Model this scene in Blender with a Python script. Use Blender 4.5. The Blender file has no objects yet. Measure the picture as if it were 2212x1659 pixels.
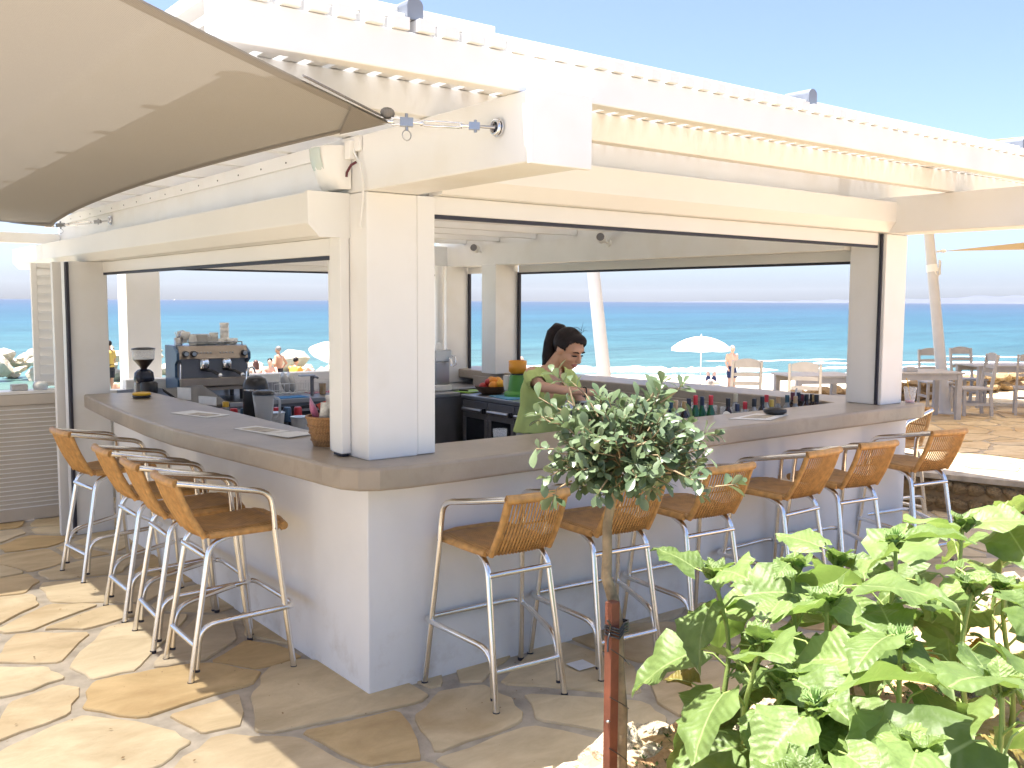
import bpy, bmesh, math, random
from mathutils import Vector, Matrix, noise
random.seed(11)
S = bpy.context.scene
COL = S.collection
R = math.radians
V = Vector

# ------------------------------------------------------------------ camera
cam_d = bpy.data.cameras.new("camera")
cam = bpy.data.objects.new("camera", cam_d)
COL.objects.link(cam)
cam_d.sensor_fit = 'HORIZONTAL'
cam_d.sensor_width = 36.0
cam_d.lens = 36.0 * 2080 / 2212
cam_d.clip_start = 0.05
cam_d.clip_end = 60000
CAM = V((-2.107, -3.805, 1.82))
_p, _y, _r = R(4.9117), R(52.4), R(0.272)
_f = V((math.cos(_y) * math.cos(_p), math.sin(_y) * math.cos(_p), -math.sin(_p)))
_r0 = V((math.sin(_y), -math.cos(_y), 0))
_u0 = _r0.cross(_f)
_rr = _r0 * math.cos(_r) + _u0 * math.sin(_r)
_uu = -_r0 * math.sin(_r) + _u0 * math.cos(_r)
cam.matrix_world = Matrix(((_rr.x, _uu.x, -_f.x, CAM.x), (_rr.y, _uu.y, -_f.y, CAM.y), (_rr.z, _uu.z, -_f.z, CAM.z), (0, 0, 0, 1)))
S.camera = cam

# ------------------------------------------------------------------ sky, sun, exposure
SUN = V((-0.195, 0.10, 1.0)).normalized()
world = bpy.data.worlds.new("World")
S.world = world
world.use_nodes = True
wn = world.node_tree.nodes
wl = world.node_tree.links
wn.clear()
sky = wn.new('ShaderNodeTexSky')
sky.sky_type = 'NISHITA'
sky.sun_disc = False
sky.sun_elevation = math.asin(SUN.z)
sky.sun_rotation = math.atan2(SUN.x, SUN.y) % (2 * math.pi)
sky.altitude = 0
sky.air_density = 0.5
sky.dust_density = 2.4
sky.ozone_density = 3.0
bg = wn.new('ShaderNodeBackground')
bg.inputs['Strength'].default_value = 0.12
wo = wn.new('ShaderNodeOutputWorld')
wl.new(sky.outputs[0], bg.inputs['Color'])
wl.new(bg.outputs[0], wo.inputs['Surface'])
sun_d = bpy.data.lights.new("sun", 'SUN')
sun_d.energy = 4.8
sun_d.angle = R(0.53)
sun_d.color = (1.0, 0.955, 0.88)
sun = bpy.data.objects.new("sun", sun_d)
COL.objects.link(sun)
sun.rotation_euler = SUN.to_track_quat('Z', 'Y').to_euler()
vs = S.view_settings
S.display_settings.display_device = 'sRGB'
vs.view_transform = 'Standard'
vs.look = 'None'
vs.exposure = 1.82
vs.gamma = 1.0
vs.use_curve_mapping = False
S.render.engine = 'CYCLES'
S.cycles.max_bounces = 10
S.cycles.diffuse_bounces = 5
S.cycles.glossy_bounces = 4
S.cycles.transmission_bounces = 6
S.cycles.transparent_max_bounces = 12
S.cycles.caustics_reflective = False
S.cycles.caustics_refractive = False
S.cycles.sample_clamp_indirect = 6.0
S.cycles.use_denoising = True

# ------------------------------------------------------------------ mesh helpers
class MB:
    def __init__(s):
        s.v = []; s.f = []; s.sm = []; s.mi = []; s.cur = 0
    def add(s, vs_, fs, smooth=False, M=None):
        o = len(s.v)
        for p in vs_:
            p = V(p)
            s.v.append(tuple(M @ p) if M is not None else tuple(p))
        for f in fs:
            s.f.append([i + o for i in f]); s.sm.append(smooth); s.mi.append(s.cur)
        return s
    def box(s, x0, x1, y0, y1, z0, z1, M=None):
        vv = [(x0, y0, z0), (x1, y0, z0), (x1, y1, z0), (x0, y1, z0), (x0, y0, z1), (x1, y0, z1), (x1, y1, z1), (x0, y1, z1)]
        return s.add(vv, [(0, 3, 2, 1), (4, 5, 6, 7), (0, 1, 5, 4), (1, 2, 6, 5), (2, 3, 7, 6), (3, 0, 4, 7)], False, M)
    def bar(s, p, q, w, h, up=(0, 0, 1)):
        p, q = V(p), V(q); d = (q - p); L = d.length; d.normalize()
        a = d.cross(V(up))
        if a.length < 1e-4: a = d.cross(V((1, 0, 0)))
        a.normalize(); b = a.cross(d)
        vv = []
        for c in (p, q):
            for i, j in ((-1, -1), (1, -1), (1, 1), (-1, 1)):
                vv.append(c + a * (w / 2 * i) + b * (h / 2 * j))
        return s.add(vv, [(3, 2, 1, 0), (4, 5, 6, 7), (0, 1, 5, 4), (1, 2, 6, 5), (2, 3, 7, 6), (3, 0, 4, 7)])
    def tube(s, pts, r, n=8, caps=True, closed=False, ell=None, up=None):
        pts = [V(p) for p in pts]; N = len(pts)
        rs = r if isinstance(r, (list, tuple)) else [r] * N
        rings = []
        prev = None
        for i, p in enumerate(pts):
            if closed: d = pts[(i + 1) % N] - pts[i - 1]
            else: d = pts[min(i + 1, N - 1)] - pts[max(i - 1, 0)]
            d.normalize()
            if prev is None:
                ref = V(up) if up else (V((0, 0, 1)) if abs(d.z) < 0.9 else V((1, 0, 0)))
                a = d.cross(ref).normalized()
            else:
                a = (prev - d * prev.dot(d))
                a = a.normalized() if a.length > 1e-6 else d.orthogonal().normalized()
            prev = a
            b = d.cross(a)
            e = ell or 1.0
            rings.append([p + a * (rs[i] * math.cos(t)) + b * (rs[i] * e * math.sin(t)) for t in [2 * math.pi * k / n for k in range(n)]])
        vv = [q for rg in rings for q in rg]
        ff = []
        M_ = N if closed else N - 1
        for i in range(M_):
            i2 = (i + 1) % N
            for k in range(n):
                k2 = (k + 1) % n
                ff.append((i * n + k, i * n + k2, i2 * n + k2, i2 * n + k))
        s.add(vv, ff, True)
        if caps and not closed:
            s.add(rings[0], [tuple(range(n))[::-1]])
            s.add(rings[-1], [tuple(range(n))])
        return s
    def lathe(s, prof, n=16, c=(0, 0, 0), M=None, caps=True):
        c = V(c); vv = []; ff = []
        for r_, z in prof:
            for k in range(n):
                t = 2 * math.pi * k / n
                vv.append(c + V((r_ * math.cos(t), r_ * math.sin(t), z)))
        for i in range(len(prof) - 1):
            for k in range(n):
                k2 = (k + 1) % n
                ff.append((i * n + k, i * n + k2, (i + 1) * n + k2, (i + 1) * n + k))
        s.add(vv, ff, True, M)
        if caps:
            if prof[0][0] > 1e-4: s.add(vv[:n], [tuple(range(n))[::-1]], False, M)
            if prof[-1][0] > 1e-4: s.add(vv[-n:], [tuple(range(n))], False, M)
        return s
    def prism(s, poly, z0, z1, M=None, smooth_side=False):
        n = len(poly)
        a = [(x, y, z0) for x, y in poly]; b = [(x, y, z1) for x, y in poly]
        s.add(a, [tuple(range(n))[::-1]], False, M)
        s.add(b, [tuple(range(n))], False, M)
        s.add(a + b, [(i, (i + 1) % n, n + (i + 1) % n, n + i) for i in range(n)], smooth_side, M)
        return s
    def ell(s, c, r, nu=12, nv=8, M=None):
        c = V(c); r = V(r) if not isinstance(r, (int, float)) else V((r, r, r))
        vv = [c + V((0, 0, -r.z))]; ff = []
        for j in range(1, nv):
            ph = -math.pi / 2 + math.pi * j / nv
            for i in range(nu):
                t = 2 * math.pi * i / nu
                vv.append(c + V((r.x * math.cos(ph) * math.cos(t), r.y * math.cos(ph) * math.sin(t), r.z * math.sin(ph))))
        vv.append(c + V((0, 0, r.z)))
        for i in range(nu):
            i2 = (i + 1) % nu
            ff.append((0, 1 + i2, 1 + i))
            for j in range(nv - 2):
                a = 1 + j * nu
                ff.append((a + i, a + i2, a + nu + i2, a + nu + i))
            a = 1 + (nv - 2) * nu
            ff.append((a + i, a + i2, len(vv) - 1))
        return s.add(vv, ff, True, M)
    def sheet(s, grid, smooth=True, thick=0.0):
        # grid: rows of points
        m, n = len(grid), len(grid[0])
        vv = [V(p) for row in grid for p in row]
        ff = [(i * n + j, i * n + j + 1, (i + 1) * n + j + 1, (i + 1) * n + j) for i in range(m - 1) for j in range(n - 1)]
        return s.add(vv, ff, smooth)
    def mesh(s, name):
        me = bpy.data.meshes.new(name)
        me.from_pydata(s.v, [], s.f)
        me.polygons.foreach_set('use_smooth', s.sm)
        me.polygons.foreach_set('material_index', s.mi)
        me.update()
        return me

def YZ(x0):   # prism drawn in (y,z) and pushed along x from x0
    return Matrix(((0, 0, 1, x0), (1, 0, 0, 0), (0, 1, 0, 0), (0, 0, 0, 1)))
def XZ(y0):   # prism drawn in (x,z) and pushed along -y... local z -> world y
    return Matrix(((1, 0, 0, 0), (0, 0, 1, y0), (0, 1, 0, 0), (0, 0, 0, 1)))

def obj(name, mb, mats, parent=None, bevel=0.0, seg=2, loc=None, rotz=None, solid=0.0):
    me = mb if isinstance(mb, bpy.types.Mesh) else mb.mesh(name)
    if mats is not None and len(me.materials) == 0:
        for m in (mats if isinstance(mats, (list, tuple)) else [mats]): me.materials.append(m)
    o = bpy.data.objects.new(name, me)
    COL.objects.link(o)
    if parent is not None: o.parent = parent
    if loc is not None: o.location = loc
    if rotz is not None: o.rotation_euler = (0, 0, rotz)
    if solid:
        m = o.modifiers.new('solid', 'SOLIDIFY'); m.thickness = solid; m.offset = 0
    if bevel:
        m = o.modifiers.new('bevel', 'BEVEL'); m.width = bevel; m.segments = seg; m.limit_method = 'ANGLE'; m.angle_limit = R(40)
        m.harden_normals = False
    return o
def tag(o, label, cat, group=None):
    o['label'] = label; o['category'] = cat
    if group: o['group'] = group
    return o
def thing(name, label, cat, loc=(0, 0, 0), rotz=0.0, group=None):
    o = bpy.data.objects.new(name, None)
    COL.objects.link(o)
    o.location = loc; o.rotation_euler = (0, 0, rotz); o.empty_display_size = 0.1
    return tag(o, label, cat, group)
def struct(name, mb, mats, parent=None, **k):
    o = obj(name, mb, mats, parent, **k)
    if parent is None: o['kind'] = 'structure'
    return o
def kids(o):
    return [c for c in bpy.data.objects if c.parent == o]
def dup(root, loc, rotz, label, group=None, scale=None):
    r_ = root.copy(); COL.objects.link(r_)
    r_.location = loc; r_.rotation_euler = (0, 0, rotz)
    if scale: r_.scale = (scale, scale, scale)
    r_['label'] = label
    if group: r_['group'] = group
    for ch in kids(root):
        c = ch.copy(); COL.objects.link(c); c.parent = r_
        for g in kids(ch):
            d = g.copy(); COL.objects.link(d); d.parent = c
    return r_
def arc(p0, p1, p2, n=5):   # quadratic bend through corner p1
    p0, p1, p2 = V(p0), V(p1), V(p2)
    return [p0 * (1 - t) ** 2 + p1 * (2 * t * (1 - t)) + p2 * t * t for t in [i / n for i in range(n + 1)]]
def bend(pts, rad, n=5):
    pts = [V(p) for p in pts]; out = [pts[0]]
    for a, b, c in zip(pts, pts[1:], pts[2:]):
        r1 = min(rad, (a - b).length * 0.48); r2 = min(rad, (c - b).length * 0.48)
        out += arc(b + (a - b).normalized() * r1, b, b + (c - b).normalized() * r2, n)
    out.append(pts[-1])
    return out

# ------------------------------------------------------------------ materials
def newmat(name):
    m = bpy.data.materials.new(name); m.use_nodes = True
    nt = m.node_tree
    return m, nt, nt.nodes, nt.links, nt.nodes['Principled BSDF'], nt.nodes['Material Output']
def pm(name, col, rough=0.5, metal=0.0, var=0.08, vs_=6.0, bump=0.15, bs=80.0, spec=0.5, trans=0.0, alpha=1.0, coat=0.0, transl=0.0, detail=4.0, dist=0.004, dark=None, dmix=(0.45, 0.7), ds=2.0):
    m, nt, N, L, B, O = newmat(name)
    tc = N.new('ShaderNodeTexCoord')
    nz = N.new('ShaderNodeTexNoise'); nz.inputs['Scale'].default_value = vs_; nz.inputs['Detail'].default_value = detail
    L.new(tc.outputs['Object'], nz.inputs['Vector'])
    rp = N.new('ShaderNodeValToRGB')
    a = [max(0, c * (1 - var)) for c in col]; b = [min(1, c * (1 + var)) for c in col]
    rp.color_ramp.elements[0].position = 0.3; rp.color_ramp.elements[1].position = 0.7
    rp.color_ramp.elements[0].color = (*a, 1); rp.color_ramp.elements[1].color = (*b, 1)
    L.new(nz.outputs['Fac'], rp.inputs['Fac'])
    csrc = rp.outputs['Color']
    if dark is not None:
        n2 = N.new('ShaderNodeTexNoise'); n2.inputs['Scale'].default_value = ds; n2.inputs['Detail'].default_value = 6
        L.new(tc.outputs['Object'], n2.inputs['Vector'])
        r2 = N.new('ShaderNodeValToRGB'); r2.color_ramp.elements[0].position = dmix[0]; r2.color_ramp.elements[1].position = dmix[1]
        L.new(n2.outputs['Fac'], r2.inputs['Fac'])
        mx = N.new('ShaderNodeMix'); mx.data_type = 'RGBA'
        L.new(r2.outputs['Color'], mx.inputs['Factor']); L.new(csrc, mx.inputs[6]); mx.inputs[7].default_value = (*dark, 1)
        csrc = mx.outputs[2]
    L.new(csrc, B.inputs['Base Color'])
    B.inputs['Roughness'].default_value = rough
    B.inputs['Metallic'].default_value = metal
    B.inputs['Specular IOR Level'].default_value = spec
    B.inputs['Transmission Weight'].default_value = trans
    B.inputs['Alpha'].default_value = alpha
    B.inputs['Coat Weight'].default_value = coat
    if bump:
        n3 = N.new('ShaderNodeTexNoise'); n3.inputs['Scale'].default_value = bs; n3.inputs['Detail'].default_value = 5
        L.new(tc.outputs['Object'], n3.inputs['Vector'])
        bp = N.new('ShaderNodeBump'); bp.inputs['Strength'].default_value = bump; bp.inputs['Distance'].default_value = dist
        L.new(n3.outputs['Fac'], bp.inputs['Height']); L.new(bp.outputs['Normal'], B.inputs['Normal'])
    if transl:
        tr = N.new('ShaderNodeBsdfTranslucent'); L.new(csrc, tr.inputs['Color'])
        ms = N.new('ShaderNodeMixShader'); ms.inputs[0].default_value = transl
        L.new(B.outputs[0], ms.inputs[1]); L.new(tr.outputs[0], ms.inputs[2]); L.new(ms.outputs[0], O.inputs['Surface'])
    return m
M_white = pm('white_painted_wood', (0.79, 0.785, 0.775), 0.55, var=0.03, vs_=1.7, bump=0.05, bs=120, dark=(0.74, 0.72, 0.68), dmix=(0.5, 0.8), ds=3)
M_alu_w = pm('white_lacquered_aluminium', (0.80, 0.79, 0.765), 0.38, var=0.02, vs_=2, bump=0.02)
def add_scuffs(m):
    nt = m.node_tree; N = nt.nodes; L = nt.links; B = N['Principled BSDF']
    src = B.inputs['Base Color'].links[0].from_socket
    g = N.new('ShaderNodeNewGeometry'); sp = N.new('ShaderNodeSeparateXYZ'); L.new(g.outputs['Position'], sp.inputs[0])
    mr = N.new('ShaderNodeMapRange'); mr.inputs['From Min'].default_value = 0.55; mr.inputs['From Max'].default_value = 0.0; L.new(sp.outputs['Z'], mr.inputs['Value'])
    n = N.new('ShaderNodeTexNoise'); n.inputs['Scale'].default_value = 5; n.inputs['Detail'].default_value = 9; n.inputs['Roughness'].default_value = 0.7; L.new(g.outputs['Position'], n.inputs['Vector'])
    r = N.new('ShaderNodeMapRange'); r.inputs['From Min'].default_value = 0.52; r.inputs['From Max'].default_value = 0.75; L.new(n.outputs['Fac'], r.inputs['Value'])
    mu = N.new('ShaderNodeMath'); mu.operation = 'MULTIPLY'; L.new(mr.outputs[0], mu.inputs[0]); L.new(r.outputs[0], mu.inputs[1])
    m2 = N.new('ShaderNodeMath'); m2.operation = 'MULTIPLY'; m2.inputs[1].default_value = 0.55; L.new(mu.outputs[0], m2.inputs[0])
    x = N.new('ShaderNodeMix'); x.data_type = 'RGBA'; L.new(m2.outputs[0], x.inputs['Factor']); L.new(src, x.inputs[6]); x.inputs[7].default_value = (0.55, 0.47, 0.37, 1)
    L.new(x.outputs[2], B.inputs['Base Color'])
M_plaster = pm('white_plaster', (0.87, 0.86, 0.835), 0.8, var=0.04, vs_=2.2, bump=0.35, bs=14, dist=0.006, dark=(0.79, 0.77, 0.735), dmix=(0.55, 0.9), ds=1.6)
add_scuffs(M_plaster)
M_top = pm('brushed_concrete', (0.345, 0.29, 0.23), 0.38, var=0.12, vs_=3, bump=0.35, bs=90, dist=0.002, detail=10, dark=(0.30, 0.25, 0.195), dmix=(0.5, 0.8), ds=14)
M_mortar = pm('mortar', (0.44, 0.38, 0.30), 0.9, var=0.25, vs_=9, bump=0.8, bs=60, detail=8)
M_seal = pm('black_rubber', (0.02, 0.02, 0.035), 0.5, bump=0)
M_dark = pm('black_plastic', (0.018, 0.018, 0.022), 0.3, bump=0.03)
M_steel = pm('brushed_steel', (0.42, 0.42, 0.43), 0.32, 1.0, var=0.1, vs_=3, bump=0.08, bs=200)
M_steel_d = pm('dull_dark_steel', (0.19, 0.19, 0.205), 0.4, 0.7, var=0.1, bump=0.05)
M_alu = pm('polished_aluminium', (0.84, 0.83, 0.81), 0.24, 1.0, var=0.05, vs_=10, bump=0.03, bs=60)
M_chrome = pm('chrome', (0.75, 0.75, 0.77), 0.1, 1.0, var=0.02, bump=0)
M_glass = pm('clear_glass', (0.92, 0.95, 0.95), 0.03, 0, var=0.01, bump=0, trans=0.95)
M_clear = pm('thin_clear_plastic', (0.85, 0.87, 0.88), 0.08, 0, var=0.01, bump=0, alpha=0.28)
M_frost = pm('frosted_plastic', (0.75, 0.76, 0.78), 0.3, 0, var=0.02, bump=0.02, trans=0.55)
M_paper = pm('paper', (0.78, 0.78, 0.77), 0.6, var=0.05, vs_=25, bump=0)
M_china = pm('white_china', (0.76, 0.73, 0.68), 0.25, var=0.03, bump=0)
M_greywood = pm('grey_painted_wood', (0.44, 0.43, 0.425), 0.6, var=0.08, vs_=8, bump=0.1)
M_pole = pm('painted_mast', (0.55, 0.55, 0.56), 0.4, var=0.04, bump=0.03)
# ================================================================== SETTING
# ---- sea
def sea_mat():
    m, nt, N, L, B, O = newmat('sea_water')
    geo = N.new('ShaderNodeNewGeometry')
    ln = N.new('ShaderNodeVectorMath'); ln.operation = 'LENGTH'; L.new(geo.outputs['Position'], ln.inputs[0])
    lg = N.new('ShaderNodeMath'); lg.operation = 'LOGARITHM'; lg.inputs[1].default_value = 10; L.new(ln.outputs['Value'], lg.inputs[0])
    tc = N.new('ShaderNodeMapping'); tc.inputs['Scale'].default_value = (0.010, 0.022, 1); tc.inputs['Rotation'].default_value = (0, 0, R(20))
    L.new(geo.outputs['Position'], tc.inputs['Vector'])
    n1 = N.new('ShaderNodeTexNoise'); n1.inputs['Scale'].default_value = 1.0; n1.inputs['Detail'].default_value = 6
    L.new(tc.outputs[0], n1.inputs['Vector'])
    ma = N.new('ShaderNodeMath'); ma.operation = 'MULTIPLY_ADD'; ma.inputs[1].default_value = 0.55; L.new(n1.outputs['Fac'], ma.inputs[0])
    L.new(lg.outputs[0], ma.inputs[2])
    mp = N.new('ShaderNodeMapRange'); mp.inputs['From Min'].default_value = 1.75; mp.inputs['From Max'].default_value = 3.9
    L.new(ma.outputs[0], mp.inputs['Value'])
    rp = N.new('ShaderNodeValToRGB'); e = rp.color_ramp.elements
    e[0].position = 0.0; e[0].color = (0.11, 0.16, 0.14, 1)
    e[1].position = 1.0; e[1].color = (0.043, 0.05, 0.077, 1)
    for p, c in ((0.10, (0.056, 0.115, 0.105)), (0.24, (0.026, 0.082, 0.094)), (0.42, (0.018, 0.066, 0.092)), (0.62, (0.024, 0.052, 0.085)), (0.8, (0.036, 0.052, 0.08))):
        x = e.new(p); x.color = (*c, 1)
    L.new(mp.outputs[0], rp.inputs['Fac'])
    # fine chop: darker and lighter wavelets
    m2 = N.new('ShaderNodeMapping'); m2.inputs['Scale'].default_value = (0.22, 0.9, 1); m2.inputs['Rotation'].default_value = (0, 0, R(-38))
    L.new(geo.outputs['Position'], m2.inputs['Vector'])
    n2 = N.new('ShaderNodeTexNoise'); n2.inputs['Scale'].default_value = 1.0; n2.inputs['Detail'].default_value = 8; n2.inputs['Roughness'].default_value = 0.65
    L.new(m2.outputs[0], n2.inputs['Vector'])
    m3 = N.new('ShaderNodeMapping'); m3.inputs['Scale'].default_value = (0.025, 0.11, 1); m3.inputs['Rotation'].default_value = (0, 0, R(-38))
    L.new(geo.outputs['Position'], m3.inputs['Vector'])
    n3 = N.new('ShaderNodeTexNoise'); n3.inputs['Scale'].default_value = 1.0; n3.inputs['Detail'].default_value = 8; n3.inputs['Roughness'].default_value = 0.7
    L.new(m3.outputs[0], n3.inputs['Vector'])
    av = N.new('ShaderNodeMath'); av.operation = 'ADD'; L.new(n2.outputs['Fac'], av.inputs[0]); L.new(n3.outputs['Fac'], av.inputs[1])
    m5 = N.new('ShaderNodeMapping'); m5.inputs['Scale'].default_value = (0.0016, 0.010, 1); m5.inputs['Rotation'].default_value = (0, 0, R(-38)); L.new(geo.outputs['Position'], m5.inputs['Vector'])
    n5 = N.new('ShaderNodeTexNoise'); n5.inputs['Scale'].default_value = 1.0; n5.inputs['Detail'].default_value = 9; n5.inputs['Roughness'].default_value = 0.78; L.new(m5.outputs[0], n5.inputs['Vector'])
    a5 = N.new('ShaderNodeMath'); a5.operation = 'ADD'; L.new(av.outputs[0], a5.inputs[0]); L.new(n5.outputs['Fac'], a5.inputs[1])
    mr = N.new('ShaderNodeMapRange'); mr.inputs['From Min'].default_value = 1.18; mr.inputs['From Max'].default_value = 1.82
    mr.inputs['To Min'].default_value = 0.5; mr.inputs['To Max'].default_value = 1.5
    L.new(a5.outputs[0], mr.inputs['Value'])
    mx = N.new('ShaderNodeMix'); mx.data_type = 'RGBA'; mx.blend_type = 'MULTIPLY'; mx.inputs['Factor'].default_value = 1.0
    L.new(rp.outputs['Color'], mx.inputs[6]); L.new(mr.outputs[0], mx.inputs[7])
    L.new(mx.outputs[2], B.inputs['Base Color'])
    bp = N.new('ShaderNodeBump'); bp.inputs['Strength'].default_value = 0.5; bp.inputs['Distance'].default_value = 0.35
    L.new(av.outputs[0], bp.inputs['Height']); L.new(bp.outputs['Normal'], B.inputs['Normal'])
    B.inputs['Roughness'].default_value = 0.3
    B.inputs['Specular IOR Level'].default_value = 0.16
    return m
SEA_Z = -1.95
mb = MB()
mb.box(-30000, 30000, -30000, 30000, SEA_Z - 6, SEA_Z)
struct('sea', mb, sea_mat())
# ---- beach
SHORE = [(70, 2), (54, 20), (46, 24), (38, 27.2), (34, 29.6), (29, 33.5), (24, 34.5), (18.5, 33.6), (13.6, 33.0), (11.2, 29.5), (9.2, 23.0), (6.0, 18.0), (3.2, 14.5), (-1.0, 12.2), (-14, 11)]
def smooth_poly(p, k=2):
    for _ in range(k):
        q = [p[0]]
        for a, b in zip(p, p[1:]):
            q.append((a[0] * .75 + b[0] * .25, a[1] * .75 + b[1] * .25)); q.append((a[0] * .25 + b[0] * .75, a[1] * .25 + b[1] * .75))
        q.append(p[-1]); p = q
    return p
sh = smooth_poly(SHORE)
M_sand = pm('beach_sand', (0.52, 0.45, 0.35), 0.95, var=0.12, vs_=0.6, bump=0.7, bs=9, dist=0.03)
rows = []
for x, y in sh:
    ax, ay = x * 0.30 + 4.0, 6.4
    row = []
    for t, z in ((0, -0.05), (0.02, -1.25), (0.3, -1.35), (0.6, -1.48), (0.85, -1.7), (1.0, -1.96), (1.08, -2.4)):
        px, py = ax + (x - ax) * t, ay + (y - ay) * t
        row.append((px, py, z + (0.05 * noise.noise(V((px, py, 0)) * 0.5) if 0.1 < t < 0.9 else 0)))
    rows.append(row)
mb = MB(); mb.sheet(rows); struct('beach', mb, M_sand)
# ---- surf: broken foam ribbons lying on the water along the shore
M_foam = pm('sea_foam', (0.82, 0.84, 0.84), 0.9, var=0.06, vs_=1.5, bump=0.8, bs=4, dist=0.08)
mb = MB()
rnd = random.Random(3)
shore_r = [p for p in sh if p[0] > 17]
def shore_at(s):
    s = max(0, min(0.9999, s)) * (len(shore_r) - 1); i = int(s); t = s - i
    a, b = shore_r[i], shore_r[i + 1]
    return V((a[0] + (b[0] - a[0]) * t, a[1] + (b[1] - a[1]) * t, 0))
out_dir = V((0.62, 0.78, 0))
for off, wid, s0, s1, ht in ((0.4, 1.5, 0.02, 0.98, .05), (4.2, 2.0, 0.42, 0.72, .34), (5.0, 1.2, 0.08, 0.40, .10), (7.5, 0.8, 0.66, 0.86, .08), (8.8, 1.0, 0.10, 0.38, .10), (12.5, 0.6, 0.30, 0.48, .05), (16, 0.6, 0.05, 0.2, .06)):
    n = int((s1 - s0) * 160); g = []
    for i in range(n + 1):
        s_ = s0 + (s1 - s0) * i / n
        p = shore_at(s_) + out_dir * (off + 0.8 * noise.noise(V((s_ * 30, off, 0))))
        e = min(1.0, i / 4, (n - i) / 4)
        w = wid * e * (0.55 + 0.9 * abs(noise.noise(V((s_ * 55, off * 3, 7))))) + 0.02
        row = []
        for k, zz in ((-0.5, 0.0), (-0.35, .5), (-0.1, 1.0), (0.15, .6), (0.5, 0.0)):
            jit = 0.3 * noise.noise(V((s_ * 140, k * 4, off)))
            row.append(p + out_dir * (w * (k + jit * 0.5)) + V((0, 0, SEA_Z + 0.012 + ht * e * zz * (0.6 + 0.6 * noise.noise(V((s_ * 90, off, 2)))))))
        g.append(row)
    mb.sheet(g)
struct('surf', mb, M_foam)
# ---- far coast across the bay
M_coast = pm('distant_coast', (0.075, 0.085, 0.115), 1.0, var=0.12, vs_=0.002, bump=0)  # bluish distance haze is tinted into the base colour
mb = MB(); top = []; base = []
for i in range(90):
    a = R(44 - i * 0.42)
    dist = 21000
    h = 25 + max(0, i - 18) * 5.2 * (0.75 + 0.35 * noise.noise(V((i * 0.11, 3, 0)))) + 60 * abs(noise.noise(V((i * 0.23, 9, 0))))
    h *= min(1, (i + 1) / 10)
    base.append((dist * math.cos(a), dist * math.sin(a), SEA_Z)); top.append((dist * 1.06 * math.cos(a), dist * 1.06 * math.sin(a), SEA_Z + h))
back = [(x * 1.1, y * 1.1, SEA_Z) for x, y, z in top]
mb.sheet([base, top, back]); struct('hills', mb, M_coast)

# ---- sea haze
def haze_mat():
    m = bpy.data.materials.new('sea_haze'); m.use_nodes = True; N = m.node_tree.nodes; N.clear()
    v = N.new('ShaderNodeVolumePrincipled'); v.inputs['Color'].default_value = (0.86, 0.91, 1.0, 1); v.inputs['Density'].default_value = 8.0e-6; v.inputs['Anisotropy'].default_value = 0.0
    o = N.new('ShaderNodeOutputMaterial'); m.node_tree.links.new(v.outputs[0], o.inputs['Volume']); return m
mb = MB(); mb.box(-31000, 31000, -31000, 31000, SEA_Z - 7.2, 520)
hz = obj('haze', mb, haze_mat()); hz['kind'] = 'stuff'
# ---- terrace: mortar bed with irregular flagstones
TER = [(-25, -25), (30, -25), (30, 6.35), (-25, 6.35)]
mb = MB(); mb.prism(TER, -1.4, 0.0); terrace = struct('terrace', mb, M_mortar)
mb = MB(); mb.prism([(-24, -24), (29, -24), (29, -4.72), (-0.85, -4.72), (-0.85, -2.6), (-24, -2.6)], -0.02, 0.006); LIT = MB(); lr = random.Random(14)
for k in range(420):
    px_, py_ = lr.uniform(-1.7, 3.2), lr.uniform(-1.25, 3.0)
    if px_ > -.05 and py_ > -.03: continue
    a = lr.uniform(0, 6.28); l_ = lr.choice((.002, .003, .004, .005, .009)); w2 = l_ * lr.uniform(.4, .8)
    ca, sa = math.cos(a), math.sin(a)
    LIT.add([(px_ + ca * u - sa * v, py_ + sa * u + ca * v, .0175 + h) for u, v, h in ((-l_, 0, 0), (0, -w2, .001), (l_, 0, .0015), (0, w2, .003))], [(0, 1, 2, 3)])
o_ = obj('litter', LIT, pm('dry_leaf_litter', (.30, .19, .09), .9, var=.5, vs_=3, bump=0)); o_['kind'] = 'stuff'; o_['label'] = 'scattered crumbs of dry leaf and grit on the flagstones'
struct('bounce_paving', mb, pm('bounce_limestone_paving', (0.40, 0.35, 0.285), 0.85, var=.1, vs_=1.2, bump=.3, bs=12))  # unseen ground sheet behind the camera, added for its bounced light
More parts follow.
